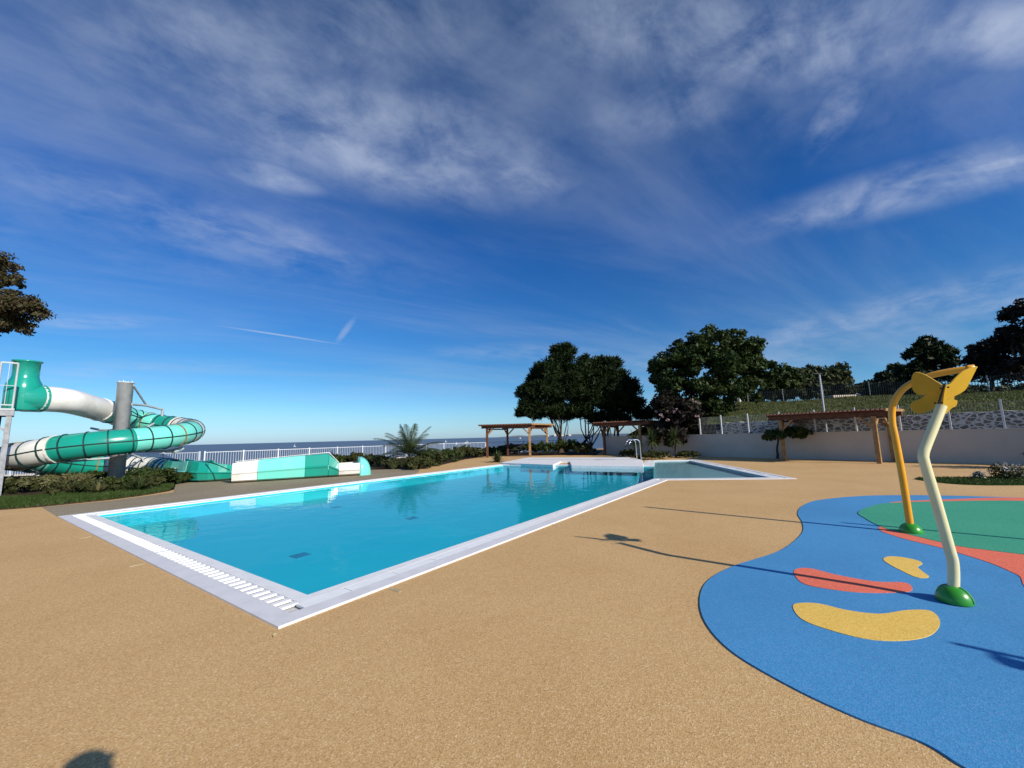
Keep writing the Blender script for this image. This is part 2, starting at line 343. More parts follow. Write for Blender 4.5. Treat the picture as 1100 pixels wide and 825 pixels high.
# ================================================================ SETTING
# ---- pool geometry in plan
OUT = [g(299, 676), g(62, 555.5), g(537, 499), g(614, 499.2), g(690, 500.0), g(693, 495.0), g(748, 494), g(856, 514.6), g(717, 516)]
uL = (OUT[1]-OUT[0]).normalized()
def inset(P, d):
    n = len(P); out = []; area = sum(P[i].x*P[(i+1) % n].y - P[(i+1) % n].x*P[i].y for i in range(n)); sg = 1 if area > 0 else -1
    for i in range(n):
        a, b, c = P[i-1], P[i], P[(i+1) % n]
        d1 = (b-a).normalized(); d2 = (c-b).normalized(); n1 = Vector((-d1.y, d1.x, 0))*sg; n2 = Vector((-d2.y, d2.x, 0))*sg
        k = (n1+n2); k = k/max(.25, k.dot(n1)) if k.length > 1e-4 else n1
        out.append(b + k*d)
    return out
IN0 = inset(OUT, .012); IN1 = inset(OUT, .20); IN2 = inset(OUT, .40); IN3 = inset(OUT, .55)
ZW = -.035; DEEP = -.36; SHAL = -.13

# ---- ground slab with a hole for the pool (a real opening), sea beyond
LAND = [(-60, -40), (70, -40), (90, 20), (80, 80), (30, 62), (8, 45), (-2, 41.5), (-9, 39), (-19, 27.5), (-34, 26), (-60, 24)]
bm = bmesh.new()
def addloop(P, z=0):
    vs = [bm.verts.new((p[0], p[1], z)) for p in P]
    for i in range(len(vs)): bm.edges.new((vs[i], vs[(i+1) % len(vs)]))
addloop(LAND); addloop(OUT)
bmesh.ops.triangle_fill(bm, edges=bm.edges[:], use_beauty=True)
for f in bm.faces:
    if f.normal.z < 0: f.normal_flip()
me = bpy.data.meshes.new('ground'); bm.to_mesh(me); bm.free(); me.materials.append(M['resin'])
ground = link(bpy.data.objects.new('ground', me)); tag(ground, kind='structure')
mb = MB(); n = len(LAND)                                             # shore bank from the terrace down to the sea
vs = [(x, y, 0) for x, y in LAND] + [(x*1.25, y*1.25, -8) for x, y in LAND]
mb.add(vs, [(i, (i+1) % n, n+(i+1) % n, n+i) for i in range(n)])
tag(mb.build('shore_bank', M['grass_soil']), kind='structure')
mb = MB(); nseg = 96
ringr = [0, 60, 150, 400, 1200, 4000, 14000]
vs = [(0, 0, -6.5)]+[(r*math.cos(k*2*math.pi/nseg), r*math.sin(k*2*math.pi/nseg), -6.5) for r in ringr[1:] for k in range(nseg)]
fs = [(0, 1+k, 1+(k+1) % nseg) for k in range(nseg)]+[(1+i*nseg+k, 1+(i+1)*nseg+k, 1+(i+1)*nseg+(k+1) % nseg, 1+i*nseg+(k+1) % nseg) for i in range(len(ringr)-2) for k in range(nseg)]
tag(mb.add(vs, fs).build('sea', M['sea']), kind='structure')
# far low coast
mb = MB(); cst = []
for k in range(60):
    a = R(-2 + 24*k/59); h = (3 + 16*abs(math.sin(k*.31)*math.sin(k*.13+.5)))*min(1, k/8)
    cst.append((5200*math.sin(a), 5200*math.cos(a), h))
vs = [(x, y, -7) for x, y, h in cst]+[(x, y, h+2) for x, y, h in cst]+[(x*1.08, y*1.08, -7) for x, y, h in cst]; n = 60
mb.add(vs, [(i, i+1, n+i+1, n+i) for i in range(n-1)]+[(n+i, n+i+1, 2*n+i+1, 2*n+i) for i in range(n-1)], True)
tag(mb.build('far_coast', mat('far_coast', (.12, .15, .17), .95, .1)), kind='structure')

# ---- buff concrete strip between pool and slide, planting bed, lawn, rubber surfaces (thin sheets on the ground)
def sheet(name, P, z, m, kind='structure', thick=.004):
    mb = MB(); mb.prism(P, z-thick if thick < .01 else z-thick, z); o = mb.build(name, m); return tag(o, kind=kind)
strip = [OUT[1], g(45, 545), g(120, 538), g(186, 529), g(190, 516), g(245, 505), g(330, 501), g(405, 505), g(452, 501.5), g(458, 508.5), OUT[1]+(OUT[2]-OUT[1])*.62]
o_ = (OUT[2]-OUT[1]).normalized(); off = Vector((-o_.y, o_.x, 0))*.006
strip[0] = strip[0]+off; strip[-1] = strip[-1]+off; strip[-2] = OUT[1]+(OUT[2]-OUT[1])*.64+off*2 + Vector((-.3, 1.2, 0))
sheet('pavement', strip, .004, M['grey_resin'])
bed = [g(-60, 552), g(0, 548), g(45, 544.6), g(80, 541), g(115, 537.5), g(150, 533), g(180, 528), g(187, 524), g(186, 517), g(150, 507), (-16.5, 24, 0), (-34, 23.5, 0), (-34, 12, 0)]
sheet('planting_bed', bed, .03, M['soil'], thick=.03)
bed2 = [g(396, 505), g(440, 503.5), g(468, 501), g(500, 493.5), g(522, 490.5), g(600, 489), g(640, 489), (9, 41, 0), (0, 39.5, 0), (-8, 36, 0), (-14, 29.5, 0)]
sheet('planting_border', bed2, .03, M['soil'], thick=.03)
lawn = closed([g(985, 514), g(1005, 518), g(1040, 521), g(1095, 521.5), (16.5, 10.6, 0), (20, 12, 0), (17.2, 13.6, 0), g(1060, 513)], 6)
sheet('lawn', lawn, .012, M['lawn'], thick=.012)

BLUE = closed([g(857, 552), g(862, 562), g(861, 574), g(838, 592), g(790, 608), g(762, 623), g(752, 642), g(757, 668), g(785, 700), g(848, 738), g(920, 772), g(992, 799.5), g(1038, 827), g(1090, 850), g(1150, 872), (3.4, 1.35, 0), (5.5, 1.4, 0), (8.5, 3.4, 0), (12.5, 6.0, 0), (13.2, 8.2, 0), g(1100, 535), g(1000, 532.5), g(930, 533), g(880, 537.5), g(862, 544)], 7)
sheet('splash_pad', BLUE, .010, M['blue'], thick=.010)
def flat(name, label, cat, P, z, m): return tag(MB().prism(P, z-.004, z).build(name, m), label, cat)
flat('coral_surface', 'long coral red rubber band curving around the green area of the splash pad', 'surface marking',
     closed([g(944, 567.5), g(962, 577), g(1011, 589.5), g(1030, 595), g(1064, 606), g(1093, 618.5), g(1140, 640), (7.9, 4.2, 0), (11.4, 6.3, 0), (12.2, 8.0, 0), g(1100, 535.3), g(1020, 537), g(957, 540.2), g(975, 546), g(970, 558)], 7), .014, M['coral'])
flat('green_surface', 'large green rubber patch on the splash pad under the amber arch', 'surface marking',
     closed([g(922, 551), g(930, 558), g(945, 566), g(962, 571.5), g(1026, 587), g(1060, 592), g(1100, 597), g(1150, 602), (9.0, 5.0, 0), (11.3, 7.0, 0), (11.0, 8.0, 0), g(1095, 538.8), g(1010, 539.3), g(957, 541), g(938, 544)], 7), .018, M['green'])
flat('coral_pebble_shape', 'coral red elongated rubber blob crossed by the post shadow', 'surface marking',
     closed([g(853, 617), g(857, 612), g(872, 612), g(900, 619), g(940, 626), g(970, 627), g(979, 631), g(975, 637), g(930, 638), g(890, 634), g(863, 628)], 7), .014, M['coral'])
flat('yellow_bean_shape', 'large yellow bean shaped rubber blob nearest the camera', 'surface marking',
     closed([g(852, 654), g(858, 649.5), g(880, 650), g(910, 657), g(945, 661), g(975, 657), g(1000, 658), g(1010, 670), g(1000, 684), g(970, 690), g(930, 688), g(890, 678), g(862, 667)], 7), .014, M['yellow'])
flat('yellow_drop_shape', 'small yellow curled rubber blob left of the cream post', 'surface marking',
     closed([g(949, 602), g(954, 599), g(968, 599.5), g(985, 603), g(991, 606.5), g(986, 610), g(991, 615), g(998, 621), g(985, 621.5), g(968, 614), g(955, 607)], 7), .014, M['yellow'])

# ================================================================ POOL
pool = empty('swimming_pool', OUT[0], label='large turquoise outdoor pool with white overflow edge and angled shallow end', cat='swimming pool')
bpy.context.view_layer.update()
def under(o, p):                                                     # parent keeping world place
    o.parent = p
    if p.type == 'EMPTY': o.matrix_parent_inverse = p.matrix_world.inverted()      # parts are modelled in world space
    return o
def PB(mb, name, m, p, **kw): return under(mb.build(name, m, **kw), p)
under(MB().ring(OUT, IN1, -.12, .022).build('outer_rim', M['flange'], bevel=.004), pool)
under(MB().ring(IN2, IN3, -.15, .006).build('inner_rim', M['coping'], bevel=.006), pool)
under(MB().ring(IN1, IN2, -.12, -.034).build('overflow_channel', M['channel']), pool)
# slatted grating on the front side, lid plates on the other sides
mb = MB(); a0, a1 = (IN1[0]+IN2[0])/2, (IN1[1]+IN2[1])/2; d = a1-a0; ln = d.length; d.normalize(); k = .16
sidev = Vector((-d.y, d.x, 0))
while k < ln-.1:
    c = a0+d*k; wv = .068 if random.random() < .93 else .10
    mb.box((c.x, c.y, -.008), (wv, .192, .022), math.atan2(d.y, d.x)+random.uniform(-.02, .02)); k += .15
mb.bar((a0+d*.1+sidev*.09)[:2]+(-.02,), (a1+sidev*.09)[:2]+(-.02,), .012, .02); mb.bar((a0+d*.1-sidev*.09)[:2]+(-.02,), (a1-sidev*.09)[:2]+(-.02,), .012, .02)
PB(mb, 'overflow_grating', M['slat'], pool, bevel=.003)
for i in range(1, 9):
    if i in (2, 3): continue
    a0, a1 = (IN1[i]+IN2[i])/2, (IN1[(i+1) % 9]+IN2[(i+1) % 9])/2; d = a1-a0; ln = d.length
    if ln < .5: continue
    d.normalize(); mb = MB(); k = .13; step = .62
    while k < ln-.05:
        e = min(k+step-.012, ln-.05); c = a0+d*((k+e)/2)
        mb.box((c.x, c.y, -.004+random.uniform(-.002, .003)), (e-k, .186, .026), math.atan2(d.y, d.x)+random.uniform(-.003, .003)); k += step
    PB(mb, 'channel_cover', M['slat'], pool, bevel=.005)
# basin: main rectangle deep, angled end shallow
iA, iB, iC, iD, iE, iE2, iF, iG, iH = inset(OUT, .56)
mb = MB()
def wallq(a, b, z0, z1): mb.add([(a.x, a.y, z0), (b.x, b.y, z0), (b.x, b.y, z1), (a.x, a.y, z1)], [(0, 1, 2, 3)])
main = [iA, iB, iC, iD, iE, iH]
for i in range(5): wallq(main[i], main[i+1], DEEP, -.01)
wallq(iH, iA, DEEP, -.01); wallq(iE, iH, DEEP, SHAL)
mb.add([(p.x, p.y, DEEP) for p in main], [tuple(range(6))])
bo = PB(mb, 'basin', M['basin'], pool)
mb = MB()
sh = [iE, iE2, iF, iG, iH]
for i in range(4): wallq(sh[i], sh[i+1], SHAL, -.01)
mb.add([(p.x, p.y, SHAL) for p in sh], [(0, 1, 2, 3, 4)])
PB(mb, 'shallow_basin', M['shallow'], pool)
for (px, py) in ((443, 557), (362, 545), (323, 597), (628, 514)):
    c = g(px, py, DEEP); mb = MB(); mb.box((c.x, c.y, DEEP+.006), (.26, .26, .012), math.atan2(uL.y, uL.x)); PB(mb, 'floor_drain', M['drain'], pool)
wm = bpy.data.meshes.new('pool_water'); wm.from_pydata([(p.x, p.y, ZW) for p in IN3], [], [tuple(range(9))]); wm.update()
if wm.polygons[0].normal.z < 0: wm.flip_normals()
wm.materials.append(M['water']); tag(link(bpy.data.objects.new('pool_water', wm)), kind='structure')
# raised white ledge at the far end with a gap at the steps
def slab(name, P, z0, z1, m, p=None, bevel=.01):
    o = MB().prism(P, z0, z1).build(name, m, bevel=bevel); return under(o, p) if p else o
zt = .10
q = [g(537, 497, zt), g(594, 499.2, zt), g(602, 495.5, zt), g(612, 495.5, zt), g(614, 499.8, zt), g(691, 500.8, zt), g(690, 494.0, zt), g(676, 491.2, zt), g(567, 491.4, zt)]
slab('end_ledge', q, -.2, zt, M['coping'], pool)
qi = [g(560, 494.6, zt), g(600, 494.0, zt), g(660, 494.4, zt), g(664, 492.9, zt), g(574, 492.9, zt)]
slab('ledge_recess', qi, zt-.004, zt+.004, M['flange'], pool, 0)
# chrome ladder rail
lad = empty('pool_handrail', g(686, 495), label='chrome double handrail rising at the far end of the pool', cat='handrail'); bpy.context.view_layer.update()
Yd = g(686, 496).y
for (xs, dy) in ((0, 0), (4.5, -.35)):
    P = [at(685+xs, 500, Yd+dy), at(683+xs, 478, Yd+dy), at(681.5+xs, 473, Yd+dy), at(677+xs*.8, 472.2, Yd+dy-.1), at(674+xs*.8, 473.5, Yd+dy-.2), at(672.5+xs*.8, 477, Yd+dy-.3)]
    PB(MB().tube(spline(P, 5), .028, 8), 'rail', M['chrome'], lad)

# ================================================================ WHITE WALL, STONE WALL, HILL
wa, wb = g(739, 490), g(1100, 499.5); wd = (wb-wa).normalized(); wn = Vector((-wd.y, wd.x, 0))
if wn.y < 0: wn = -wn                                                # pointing away from the camera
wl0 = wa - wd*7.2; wl1 = wb + wd*14
def along(t, d=0, z=0): return Vector((wa.x+wd.x*t+wn.x*d, wa.y+wd.y*t+wn.y*d, z))
WL = (wb-wa).length
rw = empty('retaining_wall', along(0), label='long smooth grey rendered wall with a thin coping behind the pergola', cat='wall'); bpy.context.view_layer.update()
rz = math.atan2(wd.y, wd.x); tt0, tt1 = -7.2, WL+14
c = along((tt0+tt1)/2, .12, .69); PB(MB().box(c, (tt1-tt0, .24, 1.42), rz), 'wall_body', M['wall'], rw, bevel=.01)
c = along((tt0+tt1)/2, .12, 1.425); PB(MB().box(c, (tt1-tt0+.02, .29, .05), rz), 'wall_coping', M['wall'], rw, bevel=.008)
sw = MB(); NS = 90; vs = []; s0, s1 = 1.5, WL+14
for i in range(NS+1):
    t = s0+(s1-s0)*i/NS; h = 2.16+.03*math.sin(i*1.7)+.03*random.random()-(.5 if i < 2 else 0)
    for d_, z in ((1.05, 0), (1.08, h), (1.55, h+.02), (1.6, 0)): vs.append(along(t, d_, z))
sw.add(vs, [(i*4+k, i*4+k+1, i*4+k+5, i*4+k+4) for i in range(NS) for k in range(3)]+[(0, 1, 2, 3), (NS*4+3, NS*4+2, NS*4+1, NS*4)])
tag(sw.build('stone_wall', M['stone']), 'rubble stone wall with thick white joints behind the wire fence', 'wall')
# hill
NX, NY = 46, 26; vs = []
ts = np.linspace(-9, WL+40, NX); ds = np.concatenate([[1.5, 2], np.linspace(3, 18, 13), np.linspace(22, 90, 11)])
def hz(t, d):
    h = 2.05 + 1.75*min(1, max(0, (d-1.8)/13))**.8 + max(0, d-20)*.02 + .12*math.sin(t*.5+d*.3)*min(1, d/10)
    h += .5*min(1, max(0, (9-t)/10))*min(1, d/12)
    return h*min(1, max(0, (t+9)/4)) 
for d_ in ds:
    for t in ts: vs.append(along(t, d_, hz(t, d_)))
tag(MB().add(vs, [(j*NX+i, j*NX+i+1, (j+1)*NX+i+1, (j+1)*NX+i) for j in range(len(ds)-1) for i in range(NX-1)], True).build('hill', M['grass_soil']), kind='structure')
# wire fence on the white wall
def wire_fence(name, label, ts_, d, zf, h, pm, wm, wstep, pr=.035, wr=.005, diag=True, rails=True, bays=True):
    r_ = empty(name, along(ts_[0], d), label=label, cat='fence'); bpy.context.view_layer.update()
    for t in ts_: 
        z = zf(t); PB(MB().box(along(t, d, z+h/2), (pr*1.7, pr*1.7, h), rz), 'post', pm, r_)
    for t0, t1 in zip(ts_[:-1], ts_[1:]):
        mb = MB(); nn_ = int((t1-t0)/wstep); za, zb = zf(t0), zf(t1)
        for k in range(1, nn_):
            t = t0+(t1-t0)*k/nn_; z = za+(zb-za)*k/nn_
            mb.box(along(t, d-.02, z+h*.48), (wr, wr, h*.9), rz)
        for k in range(1, 6):
            zk = h*.92*k/5-.02
            mb.bar(along(t0, d-.026, za+zk), along(t1, d-.026, zb+zk), wr, wr)
        PB(mb, 'wire_panel', wm, r_)
    return r_
fpx = [752, 775, 804, 838, 876, 920, 968, 1022, 1080]; 
def t_of(px): 
    d = ray(px, 462); d = Vector((d.x, d.y, 0)); best = min(np.linspace(-8, WL+15, 3000), key=lambda t: abs((along(t, .12).x/along(t, .12).y) - d.x/d.y)); return float(best)
fts = [t_of(p) for p in fpx]; step = fts[-1]-fts[-2]; fts += [fts[-1]+step, fts[-1]+2*step]
wire_fence('wire_fence', 'wire mesh fence with white posts standing on the grey wall', fts, .14, lambda t: 1.45, 1.2, M['whitepost'], M['meshwire'], .085, .04, .0075)
uts = list(np.arange(-3, WL+22, 3.1))
wire_fence('upper_fence', 'dark wire fence along the top of the grassy bank', uts, 16.5, lambda t: hz(t, 16.5)-.05, 1.35, M['meshwire'], M['darkwire'], .14, .035, .03)

# white picket fence along the sea
def pickets(A, B, n, name, label, ztop=1.15):
    r_ = empty(name, A, label=label, cat='fence'); bpy.context.view_layer.update(); A = Vector(A); B = Vector(B)
    for i in range(n+1):
        p = A.lerp(B, i/n); PB(MB().box((p.x, p.y, ztop/2+.02), (.07, .07, ztop+.06), math.atan2((B-A).y, (B-A).x)), 'post', M['picket'], r_)
    L_ = (B-A).length/n
    for i in range(n):
        p, q_ = A.lerp(B, i/n), A.lerp(B, (i+1)/n); mb = MB(); nb = int(L_/.125)
        for k in range(1, nb):
            c = p.lerp(q_, k/nb); mb.box((c.x, c.y, ztop/2+.04), (.016, .016, ztop-.1), math.atan2((B-A).y, (B-A).x))
        for zr in (.14, ztop-.02): mb.bar((p.x, p.y, zr), (q_.x, q_.y, zr), .03, .035)
        PB(mb, 'picket_panel', M['picket'], r_)
fA, fB = Vector((-18.0, 23.6, 0)), Vector((-6.3, 36.6, 0))
pickets(fA, fB, 9, 'picket_fence', 'white metal picket fence behind the slide running towards the palm')
pickets(fB, Vector((6.5, 42.0, 0)), 7, 'picket_fence', 'white metal picket fence on the seaward side behind the first pergola and pines')
pickets(Vector((-32, 22.3, 0)), fA+Vector((-.3, 0, 0)), 7, 'picket_fence', 'white metal picket fence glimpsed under the slide tubes at the far left')

# ================================================================ VEGETATION
def leaves(centers, normals, size, aspect=1.0, jitter=.7, radial=False):
    """one small quad per centre, turned roughly to its normal"""
    n = len(centers); nrm = normals + rng.normal(0, jitter, (n, 3)); nrm /= np.linalg.norm(nrm, axis=1)[:, None]
    a = nrm if radial else np.cross(nrm, rng.normal(0, 1, (n, 3)))
    if radial: nrm = np.cross(nrm, rng.normal(0, 1, (n, 3))); nrm /= np.linalg.norm(nrm, axis=1)[:, None]
    a = a/ np.linalg.norm(a, axis=1)[:, None]; b = np.cross(nrm, a)
    s = size*rng.uniform(.6, 1.35, n)[:, None]
    A = a*s*aspect; B = b*s
    V = np.stack([centers-A, centers-B*.6-A*.1, centers+A, centers+B*.6+A*.1], 1).reshape(-1, 3)
    return V, np.arange(n*4).reshape(-1, 4)
def crown_points(blobs, per, clump_r, surf=.75):
    """blobs: (centre, radii). clumps spread in each blob's outer shell, points in each clump"""
    C = []; Nn = []
    for (c, r_, ncl) in blobs:
        d = rng.normal(0, 1, (ncl, 3)); d /= np.linalg.norm(d, axis=1)[:, None]; d[:, 2] = np.where(d[:, 2] < -.55, -d[:, 2]*.5, d[:, 2])
        rad = rng.uniform(surf**3, 1.12, ncl)**(1/3)
        cc = np.array(c)+d*np.array(r_)*rad[:, None]
        k = rng.normal(0, 1, (ncl, per, 3)); k /= np.linalg.norm(k, axis=2)[:, :, None]
        k[..., 2] *= .75
        cr = clump_r*rng.uniform(.55, 1.35, (ncl, 1, 1))
        p = cc[:, None]+k*cr*rng.uniform(.45, 1, (ncl, per, 1))
        C.append(p.reshape(-1, 3)); Nn.append((k+np.array([0, 0, .35])).reshape(-1, 3))
    return np.concatenate(C), np.concatenate(Nn)
def limb(mb, a, b, r0_, r1_, bend=.12, n=6):
    a, b = Vector(a), Vector(b); ln = (b-a).length; P = []; o1 = Vector([random.uniform(-1, 1) for _ in range(3)])*ln*bend
    for i in range(n+1):
        t = i/n; P.append(a.lerp(b, t)+o1*math.sin(t*math.pi)+Vector([random.uniform(-1, 1) for _ in range(3)])*ln*.012)
    mb.tube(P, [r0_+(r1_-r0_)*(i/n)**.8 for i in range(n+1)], 8)
def tree(name, label, base, blobs, leafm, per=34, clump=.42, leaf=.13, trunk_r=.22, top=None, aspect=1.5, group=None, cat='tree', stems=None, jitter=.7, surf=.7, fork=1.0):
    r_ = empty(name, base, label=label, cat=cat, group=group); B = Vector(base)
    loc = [(Vector(c)-B, r, n_) for c, r, n_ in blobs]
    C, Nn = crown_points(loc, per, clump, surf); V, Q = leaves(C, Nn, leaf, aspect, .45 if fork < 1 else jitter, fork < 1)
    npmesh('crown', V, Q, leafm, r_)
    mb = MB(); cen = sum((c for c, _, _ in loc), Vector())/len(loc)
    stems = stems or [(Vector((0, 0, 0)), 1.0)]
    for sp, sc in stems:
        sp = Vector(sp); low = min(c.z-r[2]*.6 for c, r, _ in loc); fork = sp+Vector(((cen.x-sp.x)*.25, (cen.y-sp.y)*.25, max(.5, low*fork)))
        limb(mb, sp-Vector((0, 0, .15)), fork, trunk_r*sc*1.15, trunk_r*sc*.75, .07)
        near = sorted(loc if fork == 1 else [b_ for b_ in loc if b_[1][0] > .7], key=lambda b_: (b_[0]-sp).xy.length)[:(max(3, len(loc)//len(stems)+1) if fork == 1 else 4)]
        for c, r, _ in near: limb(mb, fork, c+Vector((0, 0, -r[2]*.2)), trunk_r*sc*(.55 if fork == 1 else .42), trunk_r*sc*.12, .1 if fork == 1 else .16)
    mb.build('trunk', M['bark'], r_)
    return r_
def shrub(base, h, wdt, m, label, n=12, leaf=.055, group=None, name='shrub', aspect=1.6, per=30, flower=None):
    base = Vector(base); r_ = empty(name, base, label=label, cat='shrub', group=group)
    blobs = [((random.uniform(-.5, .5)*wdt*.6, random.uniform(-.5, .5)*wdt*.5, h*random.uniform(.35, .62)), (wdt*.36, wdt*.32, h*.38), n) for _ in range(4)]
    C, Nn = crown_points(blobs, per, min(.2, h*.2), .5); C[:, 2] = np.abs(C[:, 2]); V, Q = leaves(C, Nn, leaf, aspect)
    npmesh('foliage', V, Q, m, r_)
    mb = MB()
    for c, r, _ in blobs: limb(mb, (0, 0, -.03), Vector(c), .02, .008)
    mb.build('stems', M['bark'], r_)
    if flower:
        C, Nn = crown_points([(b[0], tuple(x*1.1 for x in b[1]), 7) for b in blobs], 10, .09, .9); V, Q = leaves(C, Nn, leaf*.9, 1.0); tag(npmesh('flowers', V, Q, M[flower], r_), kind='stuff')
    return r_
def blade_plant(base, h, n, m, label, name='spiky_plant', cat='plant', wd_=.035, group=None, droop=.5, trunk=0, spread=(20, 85), clusters=1):
    base = Vector(base); r_ = empty(name, base, label=label, cat=cat, group=group); V = []; Q = []
    if trunk: 
        MB().tube(spline([(0, 0, -.05), (.03, .02, trunk*.5), (0, 0, trunk)], 4), [.07]*9, 8).build('trunk', M['bark'], r_)
    for i in range(n):
        az = random.uniform(0, 2*math.pi); el = R(random.uniform(*spread)); ln = h*random.uniform(.6, 1.1); p = Vector((0, 0, trunk)); d = Vector((math.cos(az)*math.cos(el), math.sin(az)*math.cos(el), math.sin(el)))
        sd = Vector((-math.sin(az), math.cos(az), 0)); b = len(V); sg = 6
        for k in range(sg+1):
            wk = wd_*(1-(k/sg))**.7*(.6+.4*min(1, k*2/sg))+.002
            V += [p-sd*wk, p+sd*wk]; d = (d+Vector((0, 0, -droop/sg))).normalized(); p = p+d*ln/sg
        Q += [(b+2*k, b+2*k+1, b+2*k+3, b+2*k+2) for k in range(sg)]
    npmesh('leaves', np.array([tuple(v) for v in V]), np.array(Q), m, r_); return r_
def feather_palm(base, h, n, label, trunk=.4, name='palm', group=None, ln0=1.9, m=None):
    base = Vector(base); r_ = empty(name, base, label=label, cat='palm', group=group)
    MB().tube([(0, 0, -.05), (0, 0, trunk*.5), (0, 0, trunk)], [.2, .24, .16], 10).build('trunk', M['bark'], r_)
    V = []; Q = []
    for i in range(n):
        az = i*2.399+random.uniform(-.2, .2); el = R(random.uniform(5, 82)); ln = ln0*random.uniform(.8, 1.1); p = Vector((0, 0, trunk)); d = Vector((math.cos(az)*math.cos(el), math.sin(az)*math.cos(el), math.sin(el)))
        sd = Vector((-math.sin(az), math.cos(az), 0)); sg = 22; mv = 0
        for k in range(sg):
            p2 = p+d*ln/sg; nrm = sd.cross(d); w_ = .012
            b = len(V); V += [p-sd*w_, p+sd*w_, p2+sd*w_, p2-sd*w_]; Q.append((b, b+1, b+2, b+3))
            if k > 2:
                lf = .42*math.sin(math.pi*min(1, (k+2)/(sg+2)))**.6+.05
                for s_ in (-1, 1):
                    for jj in (0, .5):
                        q0 = p.lerp(p2, jj); tip = q0+(sd*s_*.8+d*.7+nrm*random.uniform(.1, .35)).normalized()*lf*random.uniform(.85, 1.1)+Vector((0, 0, -.04)); dd = d*.014
                        b = len(V); V += [q0-dd, q0+dd, q0.lerp(tip, .55)+dd*1.1, tip]; Q.append((b, b+1, b+2, b+3))
            p = p2; d = (d+Vector((0, 0, -1.15/sg))).normalized()
    npmesh('fronds', np.array([tuple(v) for v in V]), np.array(Q), m or M['palm_leaf'], r_); return r_

def B(px, py, Y, rpx, rpy, rd=None, n=30):                          # a crown lobe from its place in the picture and its depth
    c = at(px, py, Y); return (tuple(c), (rpx*Y/F, rd or rpx*Y/F, rpy*Y/F), n)
# pines: many small upright tufts
def pine_lobes(L_):
    out = []
    for c, r_, n_ in L_:
        out.append((c, r_, int(n_*1.7)))
        for _ in range(5):                                           # stray tufts break the outline
            a = random.uniform(0, 2*math.pi); e = random.uniform(-.2, 1.0)
            out.append(((c[0]+r_[0]*1.05*math.cos(a)*math.cos(e), c[1]+r_[1]*math.sin(a)*math.cos(e), c[2]+r_[2]*1.12*math.sin(e)), (.38, .38, .42), 4))
    return out
gp = g(605, 488)
tree('pine_tree', 'tall dark pine with a domed crown just right of the first pergola', (gp.x, 37, 0), pine_lobes([
    B(598, 418, 37, 30, 26, 2.6, 60), B(603, 382, 37, 10, 9, 1.4, 20), B(590, 400, 37, 17, 12, 1.8, 34), B(618, 400, 37.5, 17, 14, 1.8, 34), B(580, 420, 36.5, 18, 13, 2, 36), B(606, 422, 38, 24, 16, 2.6, 46),
    B(568, 441, 36.5, 12, 10, 1.5, 24), B(590, 443, 37, 20, 11, 2.2, 34), B(628, 426, 37, 16, 18, 2, 32), B(618, 445, 37.5, 18, 8, 2, 26)]), M['pine_leaf'], per=85, clump=.5, leaf=.072, trunk_r=.25, aspect=3.4,
    stems=[((0, 0, 0), 1.0), ((.35, .2, 0), .5)], surf=.3, fork=.45)
gp = g(638, 487)
tree('pine_tree', 'wider dark pine with several leaning trunks between the two seaward pergolas', (gp.x+.8, 38, 0), pine_lobes([
    B(650, 420, 38, 28, 24, 2.6, 60), B(637, 396, 38, 9, 8, 1.3, 20), B(652, 394, 38, 9, 8, 1.4, 18), B(645, 412, 38, 20, 14, 2.2, 36), B(662, 414, 38.5, 13, 14, 2, 30), B(640, 434, 37.5, 20, 14, 2.2, 34), B(665, 434, 38, 17, 12, 2, 34),
    B(678, 436, 38.5, 8, 12, 1.5, 20), B(655, 450, 38, 22, 6, 2, 26), B(690, 446, 38.5, 7, 4, 1.2, 12)]), M['pine_leaf'], per=85, clump=.5, leaf=.072, trunk_r=.2, aspect=3.4,
    stems=[((-1.9, -.2, 0), .8), ((-1.2, 0, 0), .85), ((.9, .3, 0), 1.2), ((1.3, -.4, 0), .6)], surf=.3, fork=.4)
# large broadleaf tree
bx = at(752, 480, 33)
tree('broadleaf_tree', 'huge dark green broadleaf tree behind the corner of the grey wall', (bx.x, 33, 1.8), [
    B(765, 368, 33, 24, 14, 3, 60), B(740, 378, 33, 22, 16, 2.6, 56), B(792, 378, 33, 20, 14, 2.6, 52), B(720, 394, 33, 20, 14, 2.4, 52), B(760, 395, 32, 34, 22, 3, 80), B(800, 396, 33, 24, 18, 2.6, 60),
    B(715, 408, 33, 13, 9, 2, 34), B(740, 420, 32, 30, 18, 3, 66), B(780, 420, 32, 30, 18, 3, 60), B(722, 440, 32, 16, 14, 2, 40), B(760, 440, 32, 28, 14, 2.5, 56), B(812, 408, 33, 12, 14, 2, 34), B(745, 458, 31.5, 22, 12, 2, 40)],
    M['broad_leaf'], per=80, clump=.5, leaf=.125, trunk_r=.4, aspect=1.3, surf=.55)
ol = tree('oleander', 'pink flowered dark shrub below the big tree at the wall corner', tuple(g(728, 488)+Vector((0, .9, 0))), [B(718, 438, 29, 14, 16, 1.6, 36), B(732, 450, 28.5, 18, 16, 1.8, 44), B(720, 468, 28.5, 18, 14, 1.6, 40), B(742, 462, 29.5, 14, 14, 1.5, 30)],
     M['purple_leaf'], per=46, clump=.4, leaf=.12, trunk_r=.12, aspect=1.8, cat='shrub')
C, Nn = crown_points([(tuple(Vector(b[0])-Vector(ol.location)), tuple(x*1.15 for x in b[1]), 9) for b in (B(738, 438, 28.6, 9, 9, 1.2, 8), B(722, 448, 28, 16, 14, 1.5, 10), B(742, 446, 28, 12, 12, 1.5, 10))], 14, .16, .85)
V, Q = leaves(C, Nn, .07, 1.0); tag(npmesh('flowers', V, Q, M['flower'], ol), kind='stuff')
